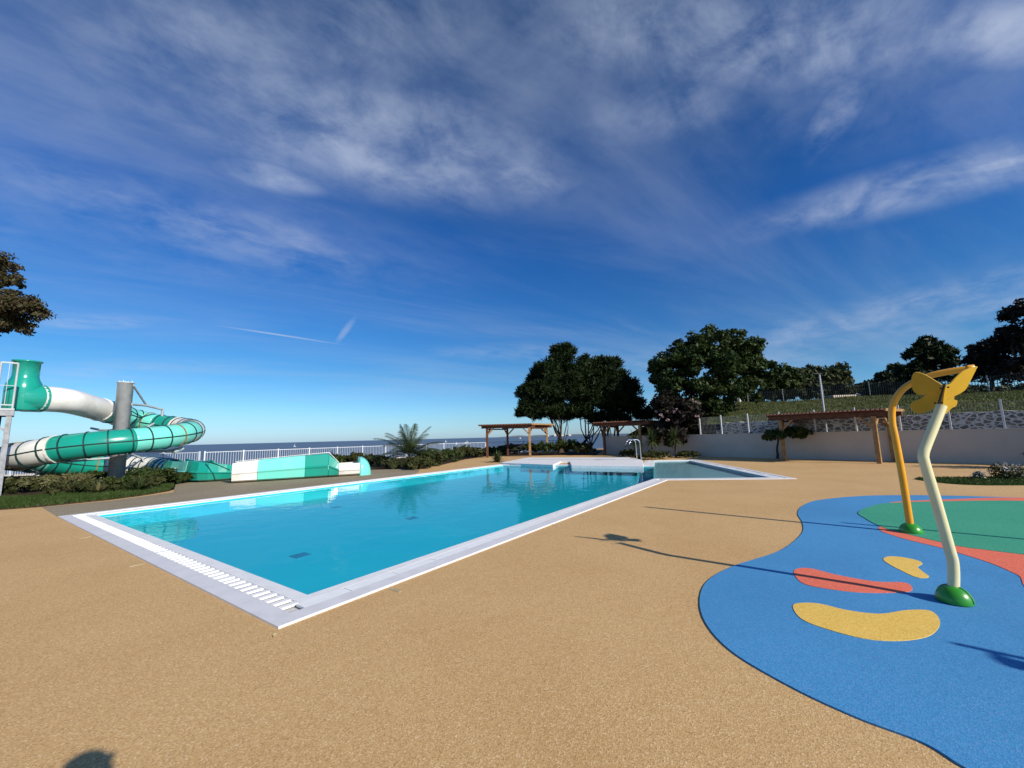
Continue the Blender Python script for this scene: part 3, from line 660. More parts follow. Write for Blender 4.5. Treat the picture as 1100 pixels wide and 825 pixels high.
# trees on the hill
def hill_tree(name, label, px, pybase, Y, blobs, m, **kw):
    b = at(px, pybase, Y); return tree(name, label, (b.x, Y, b.z-.3), blobs, m, **kw)
G = 'trees along the top of the bank'
hill_tree('hedge_tree', 'low rounded green tree touching the right side of the huge tree', 838, 425, 46, [B(830, 408, 46, 16, 12, 2, 34), B(845, 406, 46, 14, 12, 2, 30), B(838, 418, 45, 20, 8, 2, 30)], M['broad_leaf'], per=34, clump=.6, leaf=.2, group=G)
hill_tree('hedge_tree', 'grey green bushy tree left of the light pole', 866, 425, 48, [B(858, 406, 48, 12, 10, 2, 28), B(872, 405, 48, 13, 11, 2, 30), B(866, 417, 47, 18, 9, 2, 28)], M['hedge_leaf'], per=34, clump=.6, leaf=.2, group=G)
hill_tree('hedge_tree', 'taller feathery tree right behind the light pole', 893, 425, 50, [B(888, 405, 50, 12, 9, 2, 28), B(900, 400, 50, 7, 8, 1.5, 18), B(904, 411, 50, 9, 8, 1.5, 24), B(893, 416, 49, 16, 8, 2, 26)], M['hedge_leaf'], per=30, clump=.6, leaf=.18, group=G)
hill_tree('conifer', 'small grey green conifer left of the dark pine on the bank', 957, 428, 48, [B(958, 397, 48, 5, 5, 1, 12), B(955, 406, 48, 11, 6, 1.6, 24), B(962, 414, 48, 15, 6, 2, 28), B(945, 414, 48, 14, 6, 2, 26), B(950, 421, 47, 28, 6, 2, 34)], M['hedge_leaf'], per=30, clump=.5, leaf=.18, group=G)
hill_tree('hedge_tree', 'scrubby low trees in the gap right of the white block', 925, 428, 52, [B(915, 421, 52, 12, 5, 2, 20), B(930, 418, 52, 13, 7, 2, 26)], M['hedge_leaf'], per=30, clump=.5, leaf=.18, group=G)
hill_tree('pine_tree', 'dark pine on the bank behind the butterfly sprayer', 1000, 430, 40, [B(998, 368, 40, 7, 6, 1, 14), B(992, 380, 40, 12, 7, 1.5, 22), B(1008, 380, 40, 11, 7, 1.5, 22), B(1000, 392, 40, 19, 9, 2, 36), B(980, 398, 40, 14, 6, 1.4, 20), B(1003, 406, 40, 18, 10, 2, 36), B(985, 412, 40, 18, 8, 2, 24)], M['pine_leaf'], per=44, clump=.42, leaf=.15, aspect=2.4, trunk_r=.2, group=G)
hill_tree('dark_tree', 'dark purplish tree at the right edge of the bank', 1066, 430, 34, [B(1062, 374, 34, 14, 8, 1.8, 32), B(1057, 388, 34, 11, 12, 1.6, 30), B(1075, 380, 34, 17, 14, 2, 40), B(1066, 400, 34, 18, 12, 2, 36), B(1084, 402, 34, 20, 14, 2, 40)], M['purple_leaf'], per=44, clump=.45, leaf=.14, trunk_r=.2, group=G)
hill_tree('dark_tree', 'tallest dark reddish tree cut by the right edge of the photo', 1108, 430, 31, [B(1100, 340, 31, 10, 12, 1.5, 22), B(1112, 332, 31, 14, 14, 1.8, 30), B(1096, 358, 31, 12, 14, 1.6, 30), B(1116, 370, 31, 22, 20, 2, 46), B(1102, 396, 31, 18, 14, 2, 40)], M['purple_leaf'], per=44, clump=.42, leaf=.13, trunk_r=.2, group=G)
b_ = at(800, 428, 46)
hl = []
for px in range(790, 1130, 11): hl.append(B(px, (427 if px < 850 else 424)+random.uniform(-3, 3), 47-(px-790)*.035, 9, 10, 1.2, 12))
C, Nn = crown_points([(tuple(Vector(b[0])-b_), b[1], b[2]) for b in hl], 50, .5, .3); V, Q = leaves(C, Nn, .16, 1.4)
hd = empty('hedge', b_, label='long dark scrubby hedge behind the upper wire fence', cat='hedge'); npmesh('foliage', V, Q, M['hedge_leaf'], hd)
mb = MB()
for b in hl: c = Vector(b[0])-b_; limb(mb, c-Vector((0, 0, 2.2)), c, .07, .03)
mb.build('stems', M['bark'], hd)
# left autumn tree
tree('autumn_tree', 'brown and green broadleaf tree leaning in from the left edge above the slide tower', (-33, 22, 0), [
    B(-40, 300, 22, 40, 34, 2.2, 60), B(-14, 300, 22, 18, 22, 1.6, 44), B(0, 286, 22, 8, 16, 1.1, 22), B(8, 330, 22, 20, 17, 1.6, 60), B(28, 332, 22, 14, 12, 1.3, 44), B(-3, 346, 22, 20, 13, 1.6, 48), B(-30, 340, 22, 34, 20, 2, 60)],
    M['autumn_leaf'], per=52, clump=.36, leaf=.085, trunk_r=.3, aspect=1.3, surf=.45)
# palms, yuccas
feather_palm(g(438, 502)+Vector((0, .3, 0)), 2.2, 38, 'feathery palm with arching fronds beside the pool edge', trunk=.6, ln0=2.2)
blade_plant(g(685, 492)+Vector((0, .5, 0)), .95, 150, M['palm_leaf'], 'spiky yucca standing right behind the handrail', 'yucca', 'yucca', trunk=1.0, group='yuccas at the far end of the pool', spread=(-25, 85), droop=.7)
blade_plant(g(704, 492)+Vector((0, .5, 0)), .95, 150, M['palm_leaf'], 'middle yucca of the row with wide drooping leaves', 'yucca', 'yucca', trunk=1.1, group='yuccas at the far end of the pool', spread=(-25, 85), droop=.8)
blade_plant(g(726, 491.5), .95, 150, M['palm_leaf'], 'yucca with a fountain of narrow leaves in front of the grey wall', 'yucca', 'yucca', trunk=1.15, group='yuccas at the far end of the pool', spread=(-25, 85), droop=.8)
feather_palm(along(WL+1.2, -1.6, 0), 1.6, 26, 'dark palm fronds reaching in at the right edge by the wall', trunk=.55, ln0=1.5)
# small tree by pergola post against wall
tree('small_tree', 'small dark tree with a layered crown beside the left pergola posts', (g(840, 493).x, g(840, 493).y+.35, 0), [B(838, 467, 21.7, 14, 5, .7, 22), B(850, 463, 21.7, 12, 4, .7, 18), B(830, 469, 21.5, 6, 5, .5, 12), B(862, 466, 22, 9, 4, .6, 14)], M['broad_leaf'], per=40, clump=.2, leaf=.07, trunk_r=.06)
# shrubs: left bed
GS = 'shrubs in the bed under the slide'
for (px, py, h, w_, k, lb) in [(60, 527, .62, 2.0, 'straw', 'straw coloured tufted shrub under the left turn of the slide'), (95, 530, .5, 1.8, 'olive_leaf', 'olive shrub left of the steel column foot'),
      (118, 528, .5, 1.6, 'shrub_leaf', 'green shrub around the steel column foot'), (146, 526, .5, 1.6, 'olive_leaf', 'olive shrub right of the steel column foot'), (168, 522, .75, 1.8, 'shrub_leaf', 'dense green shrub at the right end of the slide bed'),
      (182, 520, .5, 1.2, 'shrub_leaf', 'small green shrub against the start of the open chute'), (20, 530, .5, 2.0, 'olive_leaf', 'low olive shrub by the tower leg'), (80, 519, .45, 2.0, 'shrub_leaf', 'dark green shrub behind the straw tufts'), (140, 517, .4, 2.0, 'shrub_leaf', 'green shrub behind the steel column'), (40, 518, .4, 2.2, 'shrub_leaf', 'green shrub at the back of the bed behind the tower')]:
    p = g(px, py); shrub(p, h, w_, M[k], lb, 14, .05, GS, per=34, aspect=2.2)
# shrubs: border along the fence
GB = 'shrubs along the seaward border'
for (px, py, h, w_, k, lb) in [(360, 500, .8, 2.0, 'shrub_leaf', 'green shrub behind the jade part of the run-out trough'), (385, 499, .8, 1.8, 'olive_leaf', 'yellowish shrub behind the end of the run-out trough'), (408, 501, .7, 1.8, 'hedge_leaf', 'dark low shrub left of the palm'), (425, 503.5, .6, 1.4, 'hedge_leaf', 'dark shrub at the left foot of the palm'),
      (452, 503.8, .75, 1.6, 'olive_leaf', 'rounded olive shrub at the right foot of the palm'), (462, 500, .9, 1.8, 'olive_leaf', 'olive shrub just right of the palm'), (478, 496, .9, 2.4, 'shrub_leaf', 'green shrub between the palm and two white posts'), (492, 493.5, 1.1, 2.4, 'olive_leaf', 'taller yellow green shrub before the fence posts'),
      (508, 491.5, .8, 2.4, 'hedge_leaf', 'dark shrub left of the first pergola'), (532, 489, .9, 2.6, 'shrub_leaf', 'green shrub behind the left pergola posts'), (552, 488.3, .9, 3, 'olive_leaf', 'olive shrub under the first pergola'), (574, 488, 1.2, 3, 'shrub_leaf', 'green shrub behind the right pergola posts'),
      (592, 488.4, 1.1, 2.6, 'shrub_leaf', 'green shrub left of the pine trunk'), (614, 488.4, 1.2, 2.6, 'shrub_leaf', 'green shrub right of the pine trunk'), (628, 488.5, .9, 2.2, 'olive_leaf', 'olive shrub between the pine trunks'), (545, 487.2, .7, 2.4, 'hedge_leaf', 'low dark shrub behind the bench'), (518, 489.2, .7, 2.4, 'hedge_leaf', 'low dark shrub before the fence corner')]:
    shrub(g(px, py), h, w_, M[k], lb, 14, .075, GB, per=34, aspect=1.8)
blade_plant(g(534, 496.5), .8, 110, M['palm_leaf'], 'small bushy plant at the far left corner of the pool', 'poolside_plant', 'plant', droop=.9, spread=(15, 88), wd_=.05)
for (px, py, h, n, k, lb) in [(356, 500, 1.0, 70, 'palm_leaf', 'spiky leaved plant behind the jade end of the run-out trough'), (393, 499.5, .95, 70, 'palm_leaf', 'spiky leaved plant behind the rounded end of the trough'), (75, 527, .8, 160, 'straw', 'arching tuft of straw coloured leaves under the left slide turn'), (150, 528, .6, 120, 'palm_leaf', 'low arching green tuft at the front right of the slide bed'), (105, 531, .45, 120, 'straw', 'low straw tuft at the grass edge before the steel column')]:
    blade_plant(g(px, py), h, n, M[k], lb, 'tufted_plant', 'plant', droop=.8, spread=(20, 85), wd_=.03)
for (px, py, h, lb) in [(695, 494, .5, 'low shrub between the first two yuccas'), (714, 493, .6, 'low shrub with pale stones beside the yuccas'), (738, 491.5, .45, 'low dry shrub at the foot of the grey wall corner'), (676, 490.5, .5, 'dark low shrub left of the handrail')]:
    shrub(g(px, py), h, 1.6, M['olive_leaf'], lb, 9, .06, 'low shrubs round the yuccas')
shrub(g(1083, 515), .55, .7, M['olive_leaf'], 'white flowered small bush on the lawn at the right edge', 8, .03, None, 'flower_bush', 1.6, 20, 'whiteflower')
shrub(g(1053, 515), .28, .3, M['shrub_leaf'], 'tiny seedling bush on the lawn left of the flowered bush', 3, .025, None, 'flower_bush', 1.6, 12, 'whiteflower')
# grass as stuff
def grass(name, P, n, h, m, zf=None, wd_=.008, label='short green grass'):
    from mathutils.geometry import intersect_point_tri_2d
    P2 = [Vector((p[0], p[1])) for p in P]; xs = [p.x for p in P2]; ys = [p.y for p in P2]; pts = []
    def inside(x, y):
        c = False; j = len(P2)-1
        for i in range(len(P2)):
            a, b = P2[i], P2[j]
            if (a.y > y) != (b.y > y) and x < (b.x-a.x)*(y-a.y)/(b.y-a.y)+a.x: c = not c
            j = i
        return c
    while len(pts) < n:
        x, y = random.uniform(min(xs), max(xs)), random.uniform(min(ys), max(ys))
        if inside(x, y): pts.append((x, y))
    p = np.array(pts); z = np.array([zf(*q) for q in pts]) if zf else np.full(n, .02)
    a = rng.uniform(0, 2*np.pi, n); hh = h*rng.uniform(.5, 1.3, n); lean = rng.normal(0, .35, (n, 2))*hh[:, None]
    A = np.stack([p[:, 0]-np.cos(a)*wd_, p[:, 1]-np.sin(a)*wd_, z], 1); Bv = np.stack([p[:, 0]+np.cos(a)*wd_, p[:, 1]+np.sin(a)*wd_, z], 1)
    T = np.stack([p[:, 0]+lean[:, 0], p[:, 1]+lean[:, 1], z+hh], 1)
    V = np.stack([A, Bv, T], 1).reshape(-1, 3); Q = np.arange(n*3).reshape(-1, 3)
    return tag(npmesh(name, V, Q, m), kind='stuff')
M['blade'] = leafmat('grass_blades', (.045, .085, .016), (.075, .11, .03), (.025, .045, .012), .25, 1)
grass('grass', [p for p in bed[:9]]+[(-16, 13.5, 0), (-26, 13.5, 0)], 26000, .09, M['blade'], wd_=.012)
grass('lawn_grass', lawn, 16000, .05, M['blade'], wd_=.01)
hp = [along(-4, 1.8), along(WL+12, 1.8), along(WL+24, 20), along(-5, 20)]
def zhill(x, y):
    v = Vector((x, y, 0))-wa; return hz(v.dot(wd), v.dot(wn))-.02
M['bank_blade'] = leafmat('bank_grass_blades', (.085, .11, .03), (.12, .125, .05), (.06, .07, .025), .25, .35)
grass('hill_grass', hp, 60000, .13, M['bank_blade'], zf=zhill, wd_=.03)

# ================================================================ WATER SLIDE
HC_ = Vector((-17.9, 18.0, 0)); HR = 2.75                             # helix centre and radius
def onhelix(th, ys):                                                 # point of the loop; ys gives the picture height seen for a picture column
    x, y = HC_.x+HR*math.cos(R(th)), HC_.y+HR*math.sin(R(th)); lo, hi = -1.0, 5.0
    for _ in range(40):
        m_ = (lo+hi)/2; v = Vector((x, y, m_-HC)); px = 550+F*v.dot(rt)/v.dot(fw); py = 412.5-F*v.dot(up)/v.dot(fw)
        ty = float(np.interp(px, [a for a, b in ys], [b for a, b in ys]))
        if py > ty: lo = m_
        else: hi = m_
    return Vector((x, y, (lo+hi)/2))
YB = [(108, 440), (130, 447), (152, 452), (176, 457), (196, 459.5), (206, 461.5)]
YF = [(22, 490.5), (36, 487), (56, 483), (100, 477.5), (141, 473.5), (178, 469.5), (197, 466), (206, 463)]
YL = [(18, 491.5), (36, 495), (64, 498), (95, 500.5), (118, 501), (150, 501)]
W3 = [at(40, 428, 15.4), at(74, 431, 16.4), at(108, 440, 18.2)]+[onhelix(t, YB) for t in (120, 100, 76, 52)]+[onhelix(t, YF) for t in (26, -3, -33, -55, -78, -100, -125)]+[onhelix(t, YL) for t in (-150, -172, 164, 140, 118)]+[at(172, 503, 20.1), at(188, 505.5, 19.2)]
SEG = 24; PT = spline(W3, SEG)
slide = empty('water_slide', Vector((-17.8, 18, 0)), label='white, mint and jade tube slide coiling round a steel column into an open trough', cat='water slide'); bpy.context.view_layer.update()
RT = .50
secs = [(0, 2, 'pearl'), (2, 4, 'mint'), (4, 5, 'jade'), (5, 7, 'pearl'), (7, 9, 'mint'), (9, 11, 'jade'), (11, 14, 'pearl'), (14, 15, 'mint'), (15, 17, 'jade'), (17, 19, 'pearl'), (19, 20, 'jade')]
# inner angle for the seams
def frame(i):
    t = (PT[min(i+1, len(PT)-1)]-PT[max(i-1, 0)]).normalized(); u_ = (Vector((0, 0, 1))-t*t.z).normalized(); return t, u_, t.cross(u_)
def ringband(i, r, ww, n=20):
    t, u_, b_ = frame(i); return [[PT[i]+t*s*ww+(u_*math.cos(k*2*math.pi/n)+b_*math.sin(k*2*math.pi/n))*rr for k in range(n)] for s, rr in ((-1, r), (-1, r+.035), (1, r+.035), (1, r))]
rib = 0; acc = 0
for (a, b, m) in secs:
    P = PT[a*SEG:b*SEG+1]; sec = PB(MB().tube(P, RT, 28, caps=False), 'tube_section', M[m], slide)
    sec.modifiers.new('wall', 'SOLIDIFY').thickness = .02
    mb = MB(); mr = MB(); cols_ = mb
    if a > 0:                                                        # cross flanges, evenly along the arc
        for i in range(a*SEG+1, b*SEG+1):
            acc += (PT[i]-PT[i-1]).length
            if acc > .58:
                acc -= .58; rib += 1; tgt = mr if rib % 9 == 5 else mb
                R_ = ringband(i, RT-.005, .022); vs = [v for q_ in R_ for v in q_]; n = 20
                tgt.add(vs, [(j*n+k, j*n+(k+1) % n, ((j+1) % 4)*n+(k+1) % n, ((j+1) % 4)*n+k) for j in range(4) for k in range(n)])
        for sgn in (-1, 1):                                          # long side seams
            Q_ = []
            for i in range(a*SEG, b*SEG+1):
                t, u_, b_ = frame(i); Q_.append(PT[i]+b_*sgn*(RT+.012))
            mb.tube(Q_, .022, 5)
        under(mb.build('tube_flanges', M['flange_dark']), sec)
        if mr.v: under(mr.build('ochre_flange', M['flange_rust']), sec)
    else:
        for i in (0, b*SEG):
            R_ = ringband(i, RT-.005, .03); vs = [v for q_ in R_ for v in q_]; n = 20
            mb.add(vs, [(j*n+k, j*n+(k+1) % n, ((j+1) % 4)*n+(k+1) % n, ((j+1) % 4)*n+k) for j in range(4) for k in range(n)])
        under(mb.build('tube_flanges', M['pearl']), sec)
for i in (5*SEG, 7*SEG, 11*SEG, 14*SEG):                             # pale joint collars beside white sections
    R_ = ringband(i, RT+.0, .03); vs = [v for q_ in R_ for v in q_]; n = 20
    PB(MB().add(vs, [(j*n+k, j*n+(k+1) % n, ((j+1) % 4)*n+(k+1) % n, ((j+1) % 4)*n+k) for j in range(4) for k in range(n)]), 'joint_collar', M['pearl'], slide)
# open chute leading to the run-out
def trough(pts, h, wd_, name, m, hs=None, flare=.12, cap=False):
    """open U-shaped chute; pts on the ground centre line; a mid ledge on each side"""
    vs = []; n = len(pts)
    for i, p in enumerate(pts):
        t = (pts[min(i+1, n-1)]-pts[max(i-1, 0)]); t.z = 0; t.normalize(); s_ = Vector((t.y, -t.x, 0)); H_ = hs[i] if hs else h
        prof = [(wd_/2-.16, .04), (wd_/2-.02, .10), (wd_/2+.04, H_*.42), (wd_/2+.09, H_*.50), (wd_/2+.02, H_*.54), (wd_/2-.04, H_), (wd_/2-.10, H_), (wd_/2-.10, H_*.5), (wd_/2-.2, .18)]
        row = [p+s_*x+Vector((0, 0, z)) for x, z in prof]+[p-s_*x+Vector((0, 0, z)) for x, z in reversed(prof)]
        vs += row
    k = 18; fs = [(i*k+j, i*k+(j+1) % k, (i+1)*k+(j+1) % k, (i+1)*k+j) for i in range(n-1) for j in range(k)]
    fs += [tuple(range(9))[::-1], tuple(range((n-1)*k, (n-1)*k+9)), tuple(range(9, 18))[::-1], tuple(range((n-1)*k+9, (n-1)*k+18))]
    return PB(MB().add(vs, fs), name, m, slide, bevel=.012)
ch = spline([Vector((W3[-1].x, W3[-1].y, 0)), Vector((at(203, 500, 18.5).x, 18.5, 0)), Vector((at(222, 500, 17.7).x, 17.7, 0)), g(247, 516)+Vector((0, .5, 0))], 6)
n_ = len(ch)
trough(ch[:5], .9, .95, 'chute_section', M['jade'], [.95, .93, .9, .88, .86]); trough(ch[4:11], .85, .95, 'chute_section', M['mint'], [.86, .86, .86, .85, .86, .88, .9]); trough(ch[10:], .9, .95, 'chute_section', M['jade'], [.9, .88, .84, .8, .74, .7, .66, .62, .6][:n_-10])
ra, rb = g(248, 519.6), g(398, 510.2); rd = (rb-ra).normalized(); rnn = Vector((-rd.y, rd.x, 0)); rc = rnn*.62
def ro(px):                                                          # arc position for a picture column
    d = ray(px, 500); s_ = min(np.linspace(-.5, 12, 4000), key=lambda s__: abs((ra+rd*s__).x/(ra+rd*s__).y-d.x/d.y)); return float(s_)
sx = [0, ro(277), ro(328), ro(353), ro(364), ro(387), ro(400)]
def roseg(s0_, s1_, h0, h1, m, nseg=3):
    pts = [ra+rc+rd*(s0_+(s1_-s0_)*i/nseg) for i in range(nseg+1)]; trough(pts, 0, 1.24, 'trough_section', M[m], [h0+(h1-h0)*i/nseg for i in range(nseg+1)])
roseg(sx[0], sx[1]-.01, .80, .86, 'pearl'); roseg(sx[1], sx[2]-.01, .87, .98, 'mint'); roseg(sx[2], sx[3]-.01, .98, 1.02, 'jade'); roseg(sx[3], sx[4], 1.02, .62, 'jade'); roseg(sx[4]+.005, sx[5]-.01, .56, .58, 'pearl')
# rounded end cap
mb = MB(); ne = 10; vs = []
for i in range(ne+1):
    ph = i/ne*math.pi/2; p = ra+rc+rd*(sx[5]+(sx[6]-sx[5])*math.sin(ph)); h_ = .82*math.cos(ph)**.8+.02; ww = .66*max(.05, math.cos(ph*.8))
    for k in range(13):
        a = math.pi*k/12; vs.append(p+rnn*ww*math.cos(a)+Vector((0, 0, h_*math.sin(a)**.6 if 0 < k < 12 else 0)))
mb.add(vs, [(i*13+k, i*13+k+1, (i+1)*13+k+1, (i+1)*13+k) for i in range(ne) for k in range(12)]+[tuple(range(13))], True)
PB(mb, 'rounded_end', M['mint'], slide)
hr = [at(222, 496, 17.2), at(233, 499, 16.9), at(247, 505, 16.6)]
PB(MB().tube(hr, .02, 6), 'chute_rail', M['dark'], slide)
hr = [ra+rc-rnn*.57+rd*s_+Vector((0, 0, z)) for s_, z in ((sx[0]+.1, .87), (sx[1], .93), (sx[2], 1.05), (sx[3], 1.10), (sx[4], .64))]
PB(MB().tube(hr, .014, 6), 'trough_rail', M['galv'], slide)
# column and arms
cb = Vector((at(124.5, 515, 18).x, 18, 0)); ctop = at(131, 411, 18).z
PB(MB().lathe([(0, 0), (.28, 0), (.28, ctop-.03), (.315, ctop-.03), (.315, ctop), (0, ctop)], (cb.x, cb.y, 0), 28), 'column', M['galv'], slide)
for k in range(4):
    a = k*math.pi/2+.4; PB(MB().tube([cb+Vector((math.cos(a)*.22, math.sin(a)*.22, ctop-.01)), cb+Vector((math.cos(a)*.22, math.sin(a)*.22, ctop+.09))], .012, 6), 'bolt', M['galv'], slide)
def arm(P, r=.055): PB(MB().tube(P, r, 8), 'support_arm', M['paintgrey'], slide)
e1 = at(175, 440, 20.6); e1b = at(174, 447, 20.6); j1 = at(157, 435, 19.6)
arm([cb+Vector((.25, .1, 4.35)), j1], .045); arm([cb+Vector((.25, .1, at(138, 434, 18).z)), j1+Vector((0, 0, -.03)), e1]); arm([e1, e1b], .06)
arm([cb+Vector((-.1, .25, at(128, 462, 18).z)), at(108, 462, 18.6), at(98, 460, 18.9)], .05)
arm([cb+Vector((.28, -.1, at(131, 485, 17.9).z)), at(180, 484.5, 18.2), at(196, 481.5, 18.6)], .06); arm([cb+Vector((-.2, -.2, 1.1)), at(56, 497, 16.4)], .05)
arm([cb+Vector((.2, .2, 1.3)), at(152, 492, 19.9), at(160, 505, 19.9)], .05); arm([cb+Vector((.2, .2, .6)), at(146, 496, 20.1)], .05); arm([at(196, 481.5, 18.6), at(186, 485.5, 18.2)], .1)
arm([cb+Vector((.2, .1, 1.9)), at(165, 455, 19.9)], .05)
# supports below
for p in (W3[15], W3[17], W3[19]):
    p = Vector(p); PB(MB().tube([(p.x, p.y, 0), (p.x, p.y, max(.15, p.z-RT+.02))], .07, 10), 'support_post', M['galv'], slide)
# launch capsule at the start
bc = at(25.5, 420, 15.1); zb_ = at(27, 441, 15.1).z; zt_ = at(27, 388, 15.1).z; hh = zt_-zb_
mb = MB().lathe([(0, 0), (.46, 0), (.48, .04), (.49, hh*.42), (.47, hh*.52), (.38, hh*.62), (.35, hh*.68), (.35, hh*.965), (.40, hh*.975), (.40, hh), (.31, hh), (.30, hh*.7)], (bc.x, bc.y, zb_), 28)
PB(mb, 'entry_capsule', M['jade'], slide)
d0 = (W3[0]-bc); d0.z = 0; q0 = Vector((bc.x, bc.y, W3[0].z)); PB(MB().tube([q0, W3[0], PT[5]], .53, 24), 'capsule_outlet', M['jade'], slide)

# ================================================================ SLIDE TOWER
zd = at(14, 441, 13.8).z; tcn = at(14.5, 447, 13.8); TA = R(51)      # near right corner of the deck
tw = empty('slide_tower', (tcn.x, tcn.y, 0), TA, label='grey steel access tower with railings at the left edge beside the slide start', cat='tower')
def TB(mb, name, m, **kw): o = mb.build(name, m, **kw); o.parent = tw; return o
xr, x0_, y0_, y1_ = 0, -3.0, 0, 1.05                                   # local frame: x right, y away
TB(MB().box(((xr+x0_)/2, (y0_+y1_)/2, zd+.04), (xr-x0_, y1_-y0_, .06), 0), 'deck', M['paintgrey'])
for yy in (y0_+.03, y1_-.03): TB(MB().box(((xr+x0_)/2, yy, zd-.09), (xr-x0_, .08, .18)), 'deck_beam', M['oldgalv'])
for xx in (x0_+.03, xr-.03): TB(MB().box((xx, (y0_+y1_)/2, zd-.09), (.08, y1_-y0_-.16, .18)), 'deck_beam', M['oldgalv'])
for (xx, yy) in ((xr-.1, y0_+.1), (xr-.1, y1_-.1), (x0_+.1, y0_+.1), (x0_+.1, y1_-.1)): TB(MB().box((xx, yy, (zd-.18)/2), (.13, .13, zd-.18)), 'leg', M['oldgalv'])
for xx in (xr-.36, xr-.66, xr-1.0, xr-1.35): TB(MB().box((xx, y0_+.6, (zd-.2)/2), (.2, .2, zd-.2)), 'column', M['dark'])
TB(MB().bar((xr-.1, y0_+.1, zd-.75), (xr-.6, y0_+.1, zd-.2), .06, .06), 'brace', M['oldgalv']); TB(MB().bar((xr-.1, y0_+.12, 1.35), (x0_+.1, y0_+.12, 1.35), .04, .04), 'brace', M['oldgalv'])
def railing(a, b, hgt, nb):
    a, b = Vector(a), Vector(b); f = MB()
    f.tube([a, a+Vector((0, 0, hgt))], .03, 8); f.tube([b, b+Vector((0, 0, hgt))], .03, 8); f.bar(a+Vector((0, 0, hgt)), b+Vector((0, 0, hgt)), .05, .05); f.bar(a+Vector((0, 0, .12)), b+Vector((0, 0, .12)), .04, .04)
    f.bar(a+Vector((0, 0, hgt*.5)), b+Vector((0, 0, hgt*.5)), .02, .02)
    for k in range(1, nb): c = a.lerp(b, k/nb); f.bar(c+Vector((0, 0, .12)), c+Vector((0, 0, hgt)), .014, .014)
    return TB(f, 'railing', M['paintgrey'])
ht = at(22, 391, 13.8).z-zd
railing((xr-.05, y0_+.05, zd+.07), (xr-.42, y0_+.05, zd+.07), ht-.05, 2); railing((xr-.47, y0_+.05, zd+.07), (x0_+.05, y0_+.05, zd+.07), ht-.05, 16)
railing((x0_+.05, y1_-.05, zd+.07), (xr-1.4, y1_-.05, zd+.07), 1.2, 12)
TB(MB().box((xr-.85, y0_+.0, zd+1.35), (.5, .02, .62)), 'notice_board', M['white'], bevel=.004)

# ================================================================ PERGOLAS
def pergola(c1, c2, c3, c4, H_, label, name='pergola', nr=26, over=.45, pm=('redwood', 'wood', 'redwood', 'wood')):
    """c1,c2 front corners left-right, c3,c4 back corners left-right"""
    r_ = empty(name, (c1+c2+c3+c4)/4, label=label, cat='pergola'); bpy.context.view_layer.update()
    for i, c in enumerate((c1, c2, c3, c4)):
        PB(MB().box((c.x, c.y, (H_-.2)/2), (.17, .17, H_-.2), math.atan2((c2-c1).y, (c2-c1).x)), 'post', M[pm[i]], r_, bevel=.01)
    for a, b in ((c1, c2), (c3, c4)):
        d = (b-a).normalized(); PB(MB().bar((a-d*over)+Vector((0, 0, H_-.1)), (b+d*over)+Vector((0, 0, H_-.1)), .10, .2), 'beam', M['redwood'], r_, bevel=.008)
        for p, s_ in ((a, 1), (b, -1)): PB(MB().bar(p+Vector((0, 0, H_-.75)), p+d*s_*.55+Vector((0, 0, H_-.2)), .08, .1), 'brace', M['wood'], r_)
    for a, b in ((c1, c3), (c2, c4)):
        d = (b-a).normalized()
        for p, s_ in ((a, 1), (b, -1)): PB(MB().bar(p+Vector((0, 0, H_-.75)), p+d*s_*.5+Vector((0, 0, H_-.2)), .08, .1), 'brace', M['wood'], r_)
        PB(MB().bar(a+Vector((0, 0, H_-.26)), b+Vector((0, 0, H_-.26)), .08, .1), 'tie_beam', M['redwood'], r_)
    d = (c2-c1).normalized(); e = (c3-c1).normalized()
    for k in range(nr):
        f = -over*.9/(c2-c1).length+(1+2*over*.9/(c2-c1).length)*k/(nr-1)
        a = c1.lerp(c2, f)-e*.45; b = c3.lerp(c4, f)+e*.45
        PB(MB().bar(a+Vector((0, 0, H_+.06)), b+Vector((0, 0, H_+.06)), .06, .12), 'rafter', M['redwood' if k < nr-1 else 'wood'], r_)
    return r_
pergola(g(843, 495), g(945, 498), g(861, 492), g(961, 496), 2.33, 'long timber pergola standing in front of the grey wall at the right', nr=30, over=.55, pm=('wood',)*4)
p1, p2 = g(523.6, 491.5), g(569.5, 490.6)
pergola(p1, p2, p1+Vector((1.6, 2.6, 0)), p2+Vector((1.6, 2.6, 0)), 2.5, 'timber pergola open to the sea left of the pines', nr=20)
q1, q2 = g(650, 489.2), g(689, 489.5)
pergola(q1, q2, q1+Vector((1.6, 2.0, 0)), q2+Vector((1.6, 2.0, 0)), 2.45, 'shaded timber pergola between the pines and the yuccas', nr=20, over=.7)
# bench behind first pergola
bn = empty('bench', g(554, 488.5), label='dark bench by the picket fence under the first pergola', cat='bench'); bpy.context.view_layer.update()
b0 = g(554, 488.8); PB(MB().box((b0.x, b0.y, .47), (1.7, .4, .05)), 'seat', M['dark'], bn); PB(MB().box((b0.x, b0.y+.22, .8), (1.7, .05, .28)), 'backrest', M['dark'], bn)
for s_ in (-.7, .7):
    PB(MB().box((b0.x+s_, b0.y, .22), (.06, .38, .45)), 'leg', M['dark'], bn); PB(MB().box((b0.x+s_, b0.y+.2, .6), (.05, .05, .5)), 'back_support', M['dark'], bn)

